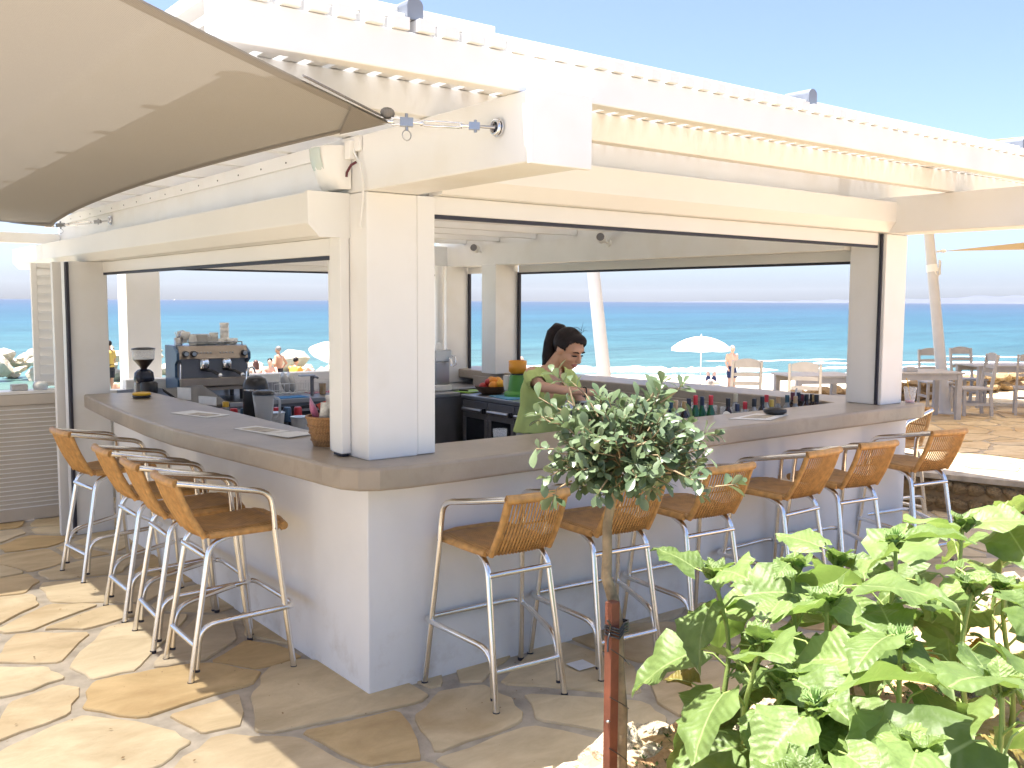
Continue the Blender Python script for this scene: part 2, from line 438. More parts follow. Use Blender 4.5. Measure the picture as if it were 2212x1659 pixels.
def stone_mat(name, shade):
    m, nt, N, L, B, O = newmat(name)
    at = N.new('ShaderNodeAttribute'); at.attribute_name = 'tone'
    tc = N.new('ShaderNodeNewGeometry')
    rp = N.new('ShaderNodeValToRGB'); e = rp.color_ramp.elements
    pal = [(0.0, (0.64, 0.53, 0.35)), (0.3, (0.68, 0.575, 0.39)), (0.5, (0.60, 0.48, 0.30)), (0.62, (0.66, 0.56, 0.39)), (0.8, (0.58, 0.42, 0.21)), (0.92, (0.64, 0.55, 0.40)), (1.0, (0.57, 0.48, 0.34))]
    e[0].position, e[0].color = 0, (*[c * shade for c in pal[0][1]], 1)
    e[1].position, e[1].color = 1, (*[c * shade for c in pal[-1][1]], 1)
    for p, c in pal[1:-1]:
        x = e.new(p); x.color = (*[k * shade for k in c], 1)
    L.new(at.outputs['Fac'], rp.inputs['Fac'])
    n1 = N.new('ShaderNodeTexNoise'); n1.inputs['Scale'].default_value = 2.6; n1.inputs['Detail'].default_value = 9; n1.inputs['Roughness'].default_value = 0.62
    n1.inputs['Distortion'].default_value = 0.7
    mpg = N.new('ShaderNodeMapping'); mpg.inputs['Scale'].default_value = (1.0, 2.0, 3.0); mpg.inputs['Rotation'].default_value = (0, 0, R(30))
    L.new(tc.outputs['Position'], mpg.inputs['Vector']); L.new(mpg.outputs[0], n1.inputs['Vector'])
    r1 = N.new('ShaderNodeValToRGB'); r1.color_ramp.elements[0].position = 0.34; r1.color_ramp.elements[1].position = 0.66
    r1.color_ramp.elements[0].color = (0.76, 0.71, 0.64, 1); r1.color_ramp.elements[1].color = (1.12, 1.1, 1.08, 1)
    L.new(n1.outputs['Fac'], r1.inputs['Fac'])
    mx = N.new('ShaderNodeMix'); mx.data_type = 'RGBA'; mx.blend_type = 'MULTIPLY'; mx.inputs['Factor'].default_value = 0.8
    L.new(rp.outputs['Color'], mx.inputs[6]); L.new(r1.outputs['Color'], mx.inputs[7])
    n2 = N.new('ShaderNodeTexNoise'); n2.inputs['Scale'].default_value = 1.1; n2.inputs['Detail'].default_value = 6
    L.new(tc.outputs['Position'], n2.inputs['Vector'])
    r2 = N.new('ShaderNodeValToRGB'); r2.color_ramp.elements[0].position = 0.55; r2.color_ramp.elements[1].position = 0.72
    r2.color_ramp.elements[0].color = (0, 0, 0, 1); r2.color_ramp.elements[1].color = (0.6, 0.6, 0.6, 1)
    L.new(n2.outputs['Fac'], r2.inputs['Fac'])
    m4 = N.new('ShaderNodeMix'); m4.data_type = 'RGBA'; L.new(r2.outputs['Color'], m4.inputs['Factor']); L.new(mx.outputs[2], m4.inputs[6]); m4.inputs[7].default_value = (0.36 * shade, 0.22 * shade, 0.09 * shade, 1)
    L.new(m4.outputs[2], B.inputs['Base Color'])
    B.inputs['Roughness'].default_value = 0.75; B.inputs['Specular IOR Level'].default_value = 0.25
    n5 = N.new('ShaderNodeTexNoise'); n5.inputs['Scale'].default_value = 14; n5.inputs['Detail'].default_value = 9
    L.new(mpg.outputs[0], n5.inputs['Vector'])
    bp = N.new('ShaderNodeBump'); bp.inputs['Strength'].default_value = 0.45; bp.inputs['Distance'].default_value = 0.012
    L.new(n5.outputs['Fac'], bp.inputs['Height']); L.new(bp.outputs['Normal'], B.inputs['Normal'])
    return m
M_flag = stone_mat('flagstone', 1.0)
def clip(poly, p, n):     # keep side where (q-p).n <= 0
    out = []
    for i in range(len(poly)):
        a, b = poly[i], poly[(i + 1) % len(poly)]
        da = (a[0] - p[0]) * n[0] + (a[1] - p[1]) * n[1]; db = (b[0] - p[0]) * n[0] + (b[1] - p[1]) * n[1]
        if da <= 0: out.append(a)
        if da * db < 0:
            t = da / (da - db); out.append((a[0] + (b[0] - a[0]) * t, a[1] + (b[1] - a[1]) * t))
    return out
def flag_mesh(poly, z, tone, rng, name):
    cx = sum(p[0] for p in poly) / len(poly); cy = sum(p[1] for p in poly) / len(poly)
    pts = []
    n = len(poly)
    for i in range(n):
        a, b = poly[i], poly[(i + 1) % n]
        L_ = math.hypot(b[0] - a[0], b[1] - a[1])
        k = 0.07
        for t in (k, 0.36, 0.66, 1 - k):
            if k < t < 1 - k and L_ < 0.2: continue
            jx = rng.uniform(-.016, .012) if k < t < 1 - k else rng.uniform(-.008, .004)
            x = a[0] + (b[0] - a[0]) * t; y = a[1] + (b[1] - a[1]) * t
            nx, ny = (b[1] - a[1]) / L_, -(b[0] - a[0]) / L_
            pts.append((x - cx + nx * jx, y - cy + ny * jx))
    n = len(pts); s = 0.988
    vv = [(x, y, -0.004) for x, y in pts] + [(x * .998, y * .998, z - 0.005) for x, y in pts] + [(x * s, y * s, z) for x, y in pts]
    ff = []
    for r_ in (0, 1):
        for i in range(n): ff.append((r_ * n + i, r_ * n + (i + 1) % n, (r_ + 1) * n + (i + 1) % n, (r_ + 1) * n + i))
    ff.append(tuple(2 * n + i for i in range(n)))
    return vv, ff, (cx, cy)
frng = random.Random(21)
cell = 0.52
seeds = []
GX0, GX1, GY0, GY1 = -4.2, 27.0, -2.4, 6.6
ny_ = int((GY1 - GY0) / cell); nx_ = int((GX1 - GX0) / cell)
for j in range(ny_ + 1):
    for i in range(nx_ + 1):
        seeds.append((GX0 + (i + 0.5 * (j % 2) + frng.uniform(-.46, .46)) * cell, GY0 + (j + frng.uniform(-.46, .46)) * cell, frng.random()))
def hidden_area(x, y): return 0.25 < x < 4.3 and 0.35 < y < 5.3
buckets = {}
for s_ in seeds: buckets.setdefault((int(s_[0] // 1), int(s_[1] // 1)), []).append(s_)
flags = []
for s_ in seeds:
    if hidden_area(s_[0], s_[1]): continue
    dcam = math.hypot(s_[0] - CAM.x, s_[1] - CAM.y)
    bx, by = int(s_[0] // 1), int(s_[1] // 1)
    nb = [q for dx in (-2, -1, 0, 1, 2) for dy in (-2, -1, 0, 1, 2) for q in buckets.get((bx + dx, by + dy), []) if q is not s_]
    gap = frng.choice((0.010, 0.014, 0.02, 0.03, 0.038))
    poly = [(s_[0] - 1.5, s_[1] - 1.5), (s_[0] + 1.5, s_[1] - 1.5), (s_[0] + 1.5, s_[1] + 1.5), (s_[0] - 1.5, s_[1] + 1.5)]
    for q in nb:
        dx, dy = q[0] - s_[0], q[1] - s_[1]; L_ = math.hypot(dx, dy)
        w = 0.5 + 0.2 * (s_[2] - q[2])      # uneven split so sizes differ
        nn = (dx / L_, dy / L_)
        poly = clip(poly, (s_[0] + nn[0] * (L_ * w - gap), s_[1] + nn[1] * (L_ * w - gap)), nn)
        if len(poly) < 3: break
    if len(poly) < 3: continue
    pp = [poly[i] for i in range(len(poly)) if math.hypot(poly[i][0] - poly[i - 1][0], poly[i][1] - poly[i - 1][1]) > 0.05]
    if len(pp) < 3: continue
    if s_[1] > 6.3: continue
    ang = math.degrees(math.atan2(s_[1] - CAM.y, s_[0] - CAM.x)) - 52.4
    vis = abs(ang) < 33 and not (s_[1] < -1.35 and s_[0] > -0.4)
    flags.append((dcam if vis else dcam + 100, pp, frng.random()))
flags.sort(key=lambda t: t[0])
rest_v = MB(); rest_t = []
nflag = 0
for k, (d_, poly, tone) in enumerate(flags):
    z = 0.010 + frng.uniform(-.003, .004)
    vv, ff, (cx, cy) = flag_mesh(poly, z, tone, frng, 'flagstone')
    if k < 270:
        me = bpy.data.meshes.new('flagstone'); me.from_pydata(vv, [], ff); me.materials.append(M_flag)
        at = me.attributes.new('tone', 'FLOAT', 'FACE'); at.data.foreach_set('value', [tone] * len(ff))
        o = bpy.data.objects.new('flagstone', me); COL.objects.link(o); o.parent = terrace; o.location = (cx, cy, 0)
    else:
        rest_v.add([(x + cx, y + cy, z_) for x, y, z_ in vv], ff); rest_t += [tone] * len(ff)
me = rest_v.mesh('flagstones'); at = me.attributes.new('tone', 'FLOAT', 'FACE'); at.data.foreach_set('value', rest_t)
o = obj('flagstones', me, M_flag, terrace); o['kind'] = 'stuff'

# ---- rocks
def rock_mesh(seed, sub=2, rough=0.35, flat=1.0):
    bm = bmesh.new(); bmesh.ops.create_icosphere(bm, subdivisions=sub, radius=1.0)
    off = V((seed * 7.3, seed * 3.1, seed * 1.7))
    for v in bm.verts:
        n_ = v.co.normalized()
        k = 1 + rough * noise.noise(n_ * 1.3 + off) + rough * 0.55 * noise.noise(n_ * 3.1 + off) + rough * 0.3 * noise.noise(n_ * 7 + off)
        # facet: cut by a few planes
        for a in range(5):
            pl = V((math.sin(seed * 3 + a * 2.1), math.cos(seed * 5 + a * 1.3), math.sin(seed + a * 2.9))).normalized()
            d = n_.dot(pl) * k
            if d > 0.72: k *= 0.72 / d * 0.98
        v.co = n_ * k; v.co.z *= flat
    me = bpy.data.meshes.new('rock'); bm.to_mesh(me); bm.free()
    return me
M_rock = pm('pale_limestone', (0.56, 0.48, 0.36), 0.9, var=0.3, vs_=2.2, bump=0.9, bs=7, dist=0.05, detail=8, dark=(0.42, 0.29, 0.14), dmix=(0.52, 0.72), ds=3.2)
M_rock_o = pm('ochre_wall_stone', (0.40, 0.285, 0.15), 0.9, var=0.35, vs_=2.5, bump=0.9, bs=9, dist=0.04, detail=8, dark=(0.20, 0.13, 0.065), dmix=(0.45, 0.7), ds=2.5)
M_boulder = pm('breakwater_boulder', (0.54, 0.48, 0.38), 0.9, var=0.15, vs_=1.0, bump=0.9, bs=3, dist=0.1, detail=8, dark=(0.42, 0.34, 0.24), dmix=(0.5, 0.75), ds=1.4)
def rock_set(mat, n, sub, rough, flat):
    L_ = []
    for i in range(n):
        me = rock_mesh(i + 1 + n * 0.37, sub, rough, flat); me.materials.append(mat); L_.append(me)
    return L_
RK_b = rock_set(M_boulder, 6, 2, 0.4, 0.8)
def place_rock(name, me, loc, sc, rot, parent=None):
    o = bpy.data.objects.new(name, me); COL.objects.link(o); o.location = loc; o.scale = sc; o.rotation_euler = rot
    if parent: o.parent = parent
    return o
bw = thing('breakwater', 'low breakwater of pale boulders running out into the sea behind the bar', 'breakwater', (9, 38, SEA_Z))
rr = random.Random(5)
path = [(-6, 52), (0.5, 50), (6.5, 46.6), (11.5, 42.3), (13.4, 37.8), (15.2, 35.4), (17.5, 34.2), (20.5, 34.6), (23, 35.6)]
for a, b in zip(path, path[1:]):
    n = max(2, int(math.dist(a, b) / 0.72))
    for i in range(n):
        t = (i + rr.random()) / n
        for layer in range(3):
            s_ = rr.choice((.3, .38, .45, .55, .7))
            x = a[0] + (b[0] - a[0]) * t + rr.uniform(-1.2, 1.2); y = a[1] + (b[1] - a[1]) * t + rr.uniform(-1.3, 1.3)
            place_rock('boulder', rr.choice(RK_b), (x - 9, y - 38, 0.10 + 0.55 * layer * rr.uniform(.5, 1) + s_ * 0.25), (s_ * rr.uniform(.9, 1.5), s_, s_ * rr.uniform(.7, 1.05)), (rr.uniform(-.3, .3), rr.uniform(-.3, .3), rr.uniform(0, 6.3)), bw)
# ---- low dry stone wall at the seaward edge of the terrace
RK_w = rock_set(M_rock_o, 6, 2, 0.28, 0.7)
sw = thing('stone_wall', 'low rough wall of ochre stones along the seaward terrace edge', 'stone wall', (14, 5.95, 0))
mb = MB(); mb.box(-8.5, 12, -0.16, 0.22, 0, 0.30); obj('mortar_core', mb, M_rock_o, sw)
x = -8.5
while x < 12:
    w = rr.uniform(0.2, 0.42)
    for lay in range(2):
        place_rock('stone', rr.choice(RK_w), (x + rr.uniform(-.05, .05), -0.16 + rr.uniform(-.04, .04), 0.11 + lay * 0.2), (w * .62, 0.16, 0.14), (rr.uniform(-.2, .2), rr.uniform(-.2, .2), rr.uniform(-.3, .3)), sw)
    x += w
# ---- little shaded retaining wall past the last stool
pw = thing('retaining_wall', 'low curved retaining wall of ochre stone with flat capping behind the last stool', 'retaining wall', (5.9, 0, 0))
pth = smooth_poly([(-0.35, 1.9), (-0.1, 0.9), (0.2, -0.1), (0.55, -1.1), (0.75, -2.4)], 2)
L_ = [V((a, b, 0)) for a, b in pth]
mb = MB(); cap = MB()
g1 = []; g2 = []
for i, p in enumerate(L_):
    d = (L_[min(i + 1, len(L_) - 1)] - L_[max(i - 1, 0)]).normalized(); nrm = V((d.y, -d.x, 0))
    if nrm.x > 0: nrm = -nrm
    q = [p + nrm * 0.0, p + nrm * 0.02, p - nrm * 0.3]
    g1.append([p + V((0, 0, 0)), p + V((0, 0, .30)), p - nrm * 0.34 + V((0, 0, .30)), p - nrm * 0.34])
    g2.append([p + nrm * .05 + V((0, 0, .30)), p + nrm * .05 + V((0, 0, .345)), p - nrm * .37 + V((0, 0, .345)), p - nrm * .37 + V((0, 0, .30))])
mb.sheet(g1, False); cap.sheet(g2, False)
obj('core', mb, M_rock_o, pw); obj('capping', cap, M_mortar, pw)
for i in range(len(L_) - 1):
    for k in range(2):
        for lay in range(2):
            p = L_[i].lerp(L_[i + 1], (k + .5) / 2)
            place_rock('stone', rr.choice(RK_w), (p.x - 0.0, p.y, 0.09 + lay * 0.14), (0.06, 0.10, 0.085), (rr.uniform(-.2, .2), rr.uniform(-.2, .2), rr.uniform(-.3, .3)), pw)
# ================================================================== THE BAR
bar = thing('beach_bar', 'open white beach bar with concrete counter, square columns and slatted flat roof', 'bar')
mb = MB()
mb.prism([(0, 0), (4.49, 0), (4.49, 5.45), (0.15, 5.45), (0.15, 5.30), (4.34, 5.30), (4.34, 0.15), (0.15, 0.15), (0.15, 4.0), (-0.02, 4.0)], -0.02, 0.997)
obj('base_wall', mb, M_plaster, bar, bevel=0.006)
mb = MB(); mb.box(0.45, 3.86, 5.31, 5.44, 0.997, 1.085); obj('parapet', mb, M_plaster, bar, bevel=0.01)
outer = [(-0.24, 3.96), (-0.31, 3.0), (-0.345, 2.1), (-0.345, 1.6), (-0.29, 1.05), (-0.24, 0.6), (-0.205, 0.28), (-0.195, 0.06), (-0.175, -0.07), (-0.13, -0.155), (-0.05, -0.205), (0.08, -0.225), (0.35, -0.222), (0.66, -0.212), (1.5, -0.20), (2.6, -0.185), (3.6, -0.175), (4.40, -0.165), (4.47, -0.15), (4.50, -0.10), (4.52, 0.1), (4.54, 5.5)]
inner = [(4.06, 5.5), (4.07, 4.0), (4.08, 0.50), (4.02, 0.30), (3.8, 0.268), (0.5, 0.27), (0.29, 0.30), (0.252, 0.5), (0.25, 1.5), (0.256, 2.75), (0.24, 3.88)]
def zdrop(x, y): return -0.045 * max(0, min(1, y / 4.6)) if x > 4.0 else 0
mb = MB(); poly = outer + inner; n = len(poly)
b = [(x, y, 0.997 + 0.004 * noise.noise(V((x * 5, y * 5, 0))) + zdrop(x, y)) for x, y in poly]; t_ = [(x, y, 1.10 + zdrop(x, y)) for x, y in poly]
mb.add(b + t_, [tuple(range(n))[::-1], tuple(range(n, 2 * n))] + [(i, (i + 1) % n, n + (i + 1) % n, n + i) for i in range(n)])
obj('worktop', mb, M_top, bar, bevel=0.014, seg=3)
def col_(x0, x1, y0, y1, z0, z1):
    m_ = MB(); m_.box(x0, x1, y0, y1, z0, z1); return obj('column', m_, M_white, bar, bevel=0.006)
col_(0, 0.262, -0.012, 0.30, 1.10, 2.30)
col_(4.085, 4.35, -0.035, 0.25, 1.10, 2.30)
col_(3.95, 4.25, 4.35, 4.60, 1.05, 2.21)
col_(3.90, 4.20, 5.20, 5.46, 0.9, 2.21)
col_(0.61, 0.93, 5.78, 6.07, 0.0, 2.42)
col_(-0.30, -0.02, 4.05, 4.35, 0.0, 2.107)
def guide(x0, x1, y0, y1, z0, z1, m=M_alu_w):
    m_ = MB(); m_.box(x0, x1, y0, y1, z0, z1); return obj('guide_rail', m_, m, bar, bevel=0.004)
guide(0.265, 0.362, -0.006, 0.055, 1.103, 2.30)
guide(-0.05, -0.003, 0.145, 0.25, 1.115, 2.107); guide(-0.045, -0.01, 0.15, 0.24, 1.102, 1.114, M_seal)
guide(-0.003, 0.10, 0.302, 0.36, 1.103, 2.11)
guide(4.068, 4.083, -0.012, 0.012, 1.102, 2.30, M_seal)
guide(-0.324, -0.302, 4.02, 4.075, 0.02, 2.10, M_seal)
guide(-0.40, -0.338, 4.10, 4.16, 0.0, 2.10, M_alu_w)
guide(4.235, 4.262, 4.31, 4.348, 1.06, 2.13, M_seal); guide(4.185, 4.21, 5.16, 5.198, 1.04, 2.13, M_seal)
mb = MB(); mb.tube([(3.78, 5.16, 0.9), (3.78, 5.16, 2.2)], 0.05, 14); obj('drain_pipe', mb, M_white, bar)
def beam_(x0, x1, y0, y1, z0, z1, name='beam', bev=0.006):
    m_ = MB(); m_.box(x0, x1, y0, y1, z0, z1); return obj(name, m_, M_white, bar, bevel=bev)
beam_(0.002, 0.268, -1.15, 5.68, 2.302, 2.548)
beam_(4.08, 4.348, -1.15, 5.68, 2.302, 2.548)
for xa, xb in ((-0.006, 0.276), (4.072, 4.356)):
    beam_(xa, xb, -1.178, -1.152, 2.294, 2.556, 'beam_cap', 0.004)
beam_(0.272, 4.076, 0.062, 0.20, 2.312, 2.546, 'lintel')
beam_(0.272, 3.98, 5.30, 5.55, 2.17, 2.43, 'lintel')
m_ = MB(); m_.prism([(4.03, 0.26), (4.28, 0.26), (4.22, 5.28), (3.96, 5.28)], 2.20, 2.42); obj('lintel', m_, M_white, bar, bevel=0.005)
# roller shutter boxes
mb = MB(); mb.prism([(-0.10, 2.512), (-0.10, 2.376), (-0.052, 2.308), (0.055, 2.308), (0.055, 2.512)][::-1], 0.368, 4.30, YZ(0)); obj('shutter_box', mb, M_alu_w, bar, bevel=0.004)
pr = [(-0.20, 2.297), (-0.20, 2.163), (-0.15, 2.108), (-0.003, 2.108), (-0.003, 2.297)]
for ya, yb in ((0.168, 5.39), (5.402, 6.65)):
    mb = MB(); mb.prism(pr, ya, yb, XZ(0)); obj('shutter_box', mb, M_alu_w, bar, bevel=0.004)
big = [(-0.208, 2.302), (-0.208, 2.158), (-0.153, 2.102), (-0.001, 2.102), (-0.001, 2.302)]
mb = MB(); mb.prism(big, 0.140, 0.167, XZ(0)); obj('end_plate', mb, M_alu_w, bar, bevel=0.003)
mb = MB(); mb.prism([(-0.106, 2.515), (-0.106, 2.372), (-0.055, 2.302), (0.056, 2.302), (0.056, 2.515)][::-1], 4.301, 4.322, YZ(0)); obj('end_plate', mb, M_alu_w, bar, bevel=0.003)
# shutter curtains, partly let down, with black rubber foot
def shut(x0, x1, y0, y1, z0, z1):
    m_ = MB(); m_.box(x0, x1, y0, y1, z0, z1); obj('shutter_curtain', m_, M_alu_w, bar, bevel=0.003)
    m_ = MB(); m_.box(x0 + .002, x1 - .002, y0 + .002, y1 - .002, z0 - 0.019, z0 - .001); obj('rubber_seal', m_, M_seal, bar)
shut(0.366, 4.056, 0.012, 0.040, 2.222, 2.306)
shut(-0.048, -0.02, 0.255, 4.88, 2.026, 2.106)
shut(0.30, 3.90, 5.31, 5.34, 2.115, 2.168)
m_ = MB(); m_.prism([(4.235, 0.30), (4.262, 0.30), (4.245, 4.30), (4.218, 4.30)], 2.125, 2.198); obj('shutter_curtain', m_, M_alu_w, bar)
m_ = MB(); m_.prism([(4.237, 0.30), (4.260, 0.30), (4.243, 4.30), (4.220, 4.30)], 2.104, 2.124); obj('rubber_seal', m_, M_seal, bar)
m_ = MB(); m_.prism([(4.19, 4.62), (4.215, 4.62), (4.20, 5.18), (4.175, 5.18)], 2.125, 2.198); obj('shutter_curtain', m_, M_alu_w, bar)
# rafters along x, on top of the two long beams
ys = [-1.10, -0.50] + [0.10 + 0.62 * i for i in range(9)]
for i, y in enumerate(ys):
    x0 = -4.2 if y > 3.0 else (-1.085 if i == 0 else -1.115)
    m_ = MB(); m_.box(x0, 5.68, y, y + 0.068, 2.55, 2.676)
    if 0.5 < y < 5.2: m_.box(0.275, 4.074, y + 0.003, y + 0.065, 2.45, 2.549)
    obj('rafter', m_, M_white, bar, bevel=0.005)
beam_(-4.2, -0.01, 5.56, 5.64, 2.31, 2.40)
# battens on the outer face of the left beam
mb = MB(); mb.box(-0.018, 0.0, 0.02, 5.6, 2.478, 2.545); obj('batten', mb, M_white, bar, bevel=0.003)
for i in range(17):
    m_ = MB(); m_.lathe([(0.005, 0), (0.005, 0.003)], 6, (0, 0, 0), Matrix(((0, 0, -1, -0.018), (1, 0, 0, 0.15 + i * 0.31), (0, 1, 0, 2.505), (0, 0, 0, 1)))); obj('screw', m_, M_dark, bar)
# roof slats along y
m_ = MB(); m_.box(0, 0.060, -1.118, 5.66, 2.678, 2.716); slat_me = m_.mesh('roof_slat'); slat_me.materials.append(M_white)
m_ = MB(); m_.box(0, 0.060, 3.00, 5.66, 2.678, 2.716); slat_s = m_.mesh('roof_slat'); slat_s.materials.append(M_white)
rs_ = random.Random(8)
for i in range(71):
    o = obj('roof_slat', slat_me, None, bar); o.location = (-1.08 + 0.0952 * i + rs_.uniform(-.004, .004), rs_.uniform(-.004, .006), rs_.uniform(-.001, .002))
for i in range(33):
    o = obj('roof_slat', slat_s, None, bar); o.location = (-1.175 - 0.0952 * i, 0, 0)
# translucent roofing sheet over the slats, joint covers and edge trim
def roof_mat():
    m, nt, N, L, B, O = newmat('opal_roofing')
    tr = N.new('ShaderNodeBsdfTranslucent'); tr.inputs['Color'].default_value = (0.86, 0.86, 0.86, 1)
    df = N.new('ShaderNodeBsdfDiffuse'); df.inputs['Color'].default_value = (0.8, 0.8, 0.8, 1)
    ms = N.new('ShaderNodeMixShader'); ms.inputs[0].default_value = 0.75
    L.new(df.outputs[0], ms.inputs[1]); L.new(tr.outputs[0], ms.inputs[2]); L.new(ms.outputs[0], O.inputs['Surface'])
    return m
M_roof = roof_mat()
for xa, xb in ((-1.07, -0.42), (-0.41, 1.70), (1.71, 3.76), (3.77, 5.66)):
    mb = MB(); mb.box(xa, xb, -1.06, 5.66, 2.722, 2.728); obj('roof_sheet', mb, M_roof, bar)
    mb = MB(); mb.box(xa, xb, -1.075, -1.055, 2.7185, 2.738); obj('edge_trim', mb, M_alu_w, bar, bevel=0.003)
mb = MB(); mb.box(-4.2, -1.08, 2.98, 5.66, 2.722, 2.728); obj('roof_sheet', mb, M_roof, bar)
mb = MB(); mb.box(-0.95, -0.05, -1.03, -0.97, 2.745, 2.775); obj('edge_trim', mb, M_alu_w, bar, bevel=0.003)
M_cap = pm('grey_cover_strip', (0.22, 0.24, 0.28), 0.45, 0.2, bump=0.02)
for xc in (-0.415, 1.705, 3.765):
    pr = [(xc - .03, 2.72), (xc + .03, 2.72), (xc + .03, 2.765)] + [(xc + .03 * math.cos(t), 2.765 + .024 * math.sin(t)) for t in [math.pi * k / 8 for k in range(1, 8)]] + [(xc - .03, 2.765)]
    mb = MB(); mb.prism(pr, -1.09, -0.95, XZ(0)); mb.box(xc - .024, xc + .024, -.949, 5.64, 2.73, 2.76); obj('joint_cover', mb, M_cap, bar, bevel=0.002)
# spotlights on the inner lintel
def spot(y, z, lab):
    t = thing('spotlight', lab, 'spotlight', (4.0, y, z), 0, 'spotlights under the roof')
    mb = MB(); mb.lathe([(0.035, 0), (0.035, 0.02)], 12, (0, 0, 0), Matrix(((0, 0, -1, 0), (1, 0, 0, 0), (0, 1, 0, 0), (0, 0, 0, 1)))); obj('mount', mb, M_alu_w, t)
    mb = MB(); mb.tube([(-0.02, 0, 0), (-0.06, 0, 0.01), (-0.10, -0.01, 0.03)], 0.012, 8); obj('arm', mb, M_alu_w, t)
    d = V((-0.75, -0.6, 0.12)).normalized(); p = V((-0.10, -0.01, 0.03))
    mb = MB(); mb.tube([p + d * -0.02, p, p + d * 0.10], [0.03, 0.042, 0.042], 14); obj('housing', mb, M_alu_w, t)
    mb = MB(); mb.tube([p + d * 0.101, p + d * 0.106], [0.036, 0.036], 14); obj('lens', mb, M_steel_d, t)
spot(4.64, 2.34, 'small white spotlight near the inner corner column'); spot(2.68, 2.355, 'small white spotlight above the woman, on the lintel beam')
# siren and loose cable on the left beam
t = thing('siren_box', 'rounded white alarm siren with pale green lens under the left beam', 'siren', (-0.002, 0.24, 2.42))
def half(r0, y0, y1, z0, z1, nm, m):
    g = []
    for j in range(7):
        z = z0 + (z1 - z0) * j / 6
        k = math.sqrt(max(0.05, 1 - (0.9 - j * 0.15) ** 2)) if j < 5 else 1
        g.append([(-r0 * k * math.sin(math.pi * i / 8), (y0 + y1) / 2 - (y1 - y0) / 2 * math.cos(math.pi * i / 8), z) for i in range(9)])
    q = MB(); q.sheet(g); q.add(g[0], [tuple(range(9))]); q.add(g[-1], [tuple(range(9))[::-1]])
    return obj(nm, q, m, t)
half(0.13, -0.12, 0.12, -0.10, 0.09, 'casing', M_alu_w)
M_lens = pm('pale_green_lens', (0.55, 0.62, 0.58), 0.25, bump=0)
q = MB(); g = []
for j in range(6):
    z = -0.072 + 0.155 * j / 5
    k = (math.sqrt(max(0.05, 1 - (0.9 - j * 0.18) ** 2)) if j < 5 else 1) * 1.015
    g.append([(-0.133 * k * math.sin(a), -0.122 * math.cos(a), z) for a in [R(64 + 11 * i) for i in range(8)]])
q.sheet(g); obj('lens', q, M_lens, t)
t = thing('cable', 'loose white and red cable hanging beside the siren on the corner beam', 'cable', (-0.012, 0.06, 2.4))
mb = MB(); mb.tube([(0, 0.02, 0.11), (-0.012, -0.01, 0.07), (-0.006, -0.05, 0.02), (-0.004, -0.075, -0.06), (-0.004, -0.07, -0.13), (-0.004, -0.055, -0.2), (-0.004, -0.045, -0.26)], 0.0045, 6); obj('white_lead', mb, M_white, t)
mb = MB(); mb.tube([(-0.004, -0.01, 0.03), (-0.012, 0.02, 0.02), (-0.02, 0.045, -0.01), (-0.02, 0.05, -0.03)], 0.006, 6); obj('red_lead', mb, pm('red_cable', (0.10, 0.01, 0.02), 0.4, bump=0), t)
mb = MB(); mb.box(-0.03, 0.008, 0.0, 0.05, 0.045, 0.125); obj('junction_box', mb, M_alu_w, t, bevel=0.004)

# ------------------------------------------------------------------ gate and louvred shutter at the far left
g_ = thing('gate', 'white louvred gate closing the end of the bar at far left', 'gate', (-0.13, 4.75, 0))
M_gate = pm('gate_white_in_shade', (0.56, 0.50, 0.42), 0.5, var=0.04, bump=0.05)  # tan shade tone of the white gate put into its colour
mb = MB(); mb.box(-1.25, 0.0, 0, 0.05, 0.02, 0.12); mb.box(-1.25, 0, 0, 0.05, 0.965, 1.05); mb.box(-0.10, 0, 0.0, 0.05, 0.121, 0.964); mb.box(-1.25, -1.15, 0, 0.05, 0.121, 0.964); obj('frame', mb, M_gate, g_, bevel=0.004)
mb = MB(); mb.add([(-1.15, -0.028, 0), (-0.10, -0.028, 0), (-0.10, -0.006, 0.034), (-1.15, -0.006, 0.034), (-1.15, -0.024, 0), (-0.10, -0.024, 0), (-0.10, 0.010, 0.0355), (-1.15, 0.010, 0.0355)], [(0, 1, 2, 3), (7, 6, 5, 4), (0, 4, 5, 1), (3, 2, 6, 7)])
mb.cur = 1; mb.box(-1.15, -0.10, -0.031, -0.022, -0.002, 0.0045)  # whiter lip, coloured to read as the lit edge of the slat
lv = mb.mesh('slat'); lv.materials.append(M_gate); lv.materials.append(M_alu_w)
for i in range(23):
    o = obj('slat', lv, None, g_); o.location = (0, 0.026, 0.125 + i * 0.0365)
mb = MB(); mb.box(-0.02, 0.045, -0.02, 0.09, 0.0, 1.14); obj('post', mb, M_steel, g_, bevel=0.004)
mb = MB(); mb.box(-0.012, 0.02, -0.04, -0.021, 1.02, 1.09); obj('latch', mb, M_steel, g_, bevel=0.003)
mb = MB(); mb.box(-1.25, 0.0, 0.0, 0.2, 1.052, 1.075); obj('sill', mb, M_alu_w, g_, bevel=0.003)
l_ = thing('louvre_shutter', 'tall white louvred shutter panel folded beside the far left column', 'shutter', (-0.34, 5.0, 1.09))
mb = MB(); mb.box(-0.03, 0.015, 0, 0.04, 0, 1.03); mb.box(0.195, 0.27, 0, 0.04, 0, 1.03); mb.box(0.016, 0.194, 0, 0.04, 0, 0.03); mb.box(0.016, 0.194, 0, 0.04, 0.99, 1.03); obj('frame', mb, M_alu_w, l_, bevel=0.003)
mb = MB(); mb.add([(0.012, -0.026, 0), (0.196, -0.026, 0), (0.196, 0.012, 0.080), (0.012, 0.012, 0.080), (0.012, -0.016, -.002), (0.196, -0.016, -.002), (0.196, 0.022, 0.078), (0.012, 0.022, 0.078)], [(0, 1, 2, 3), (7, 6, 5, 4), (0, 4, 5, 1), (3, 2, 6, 7)])
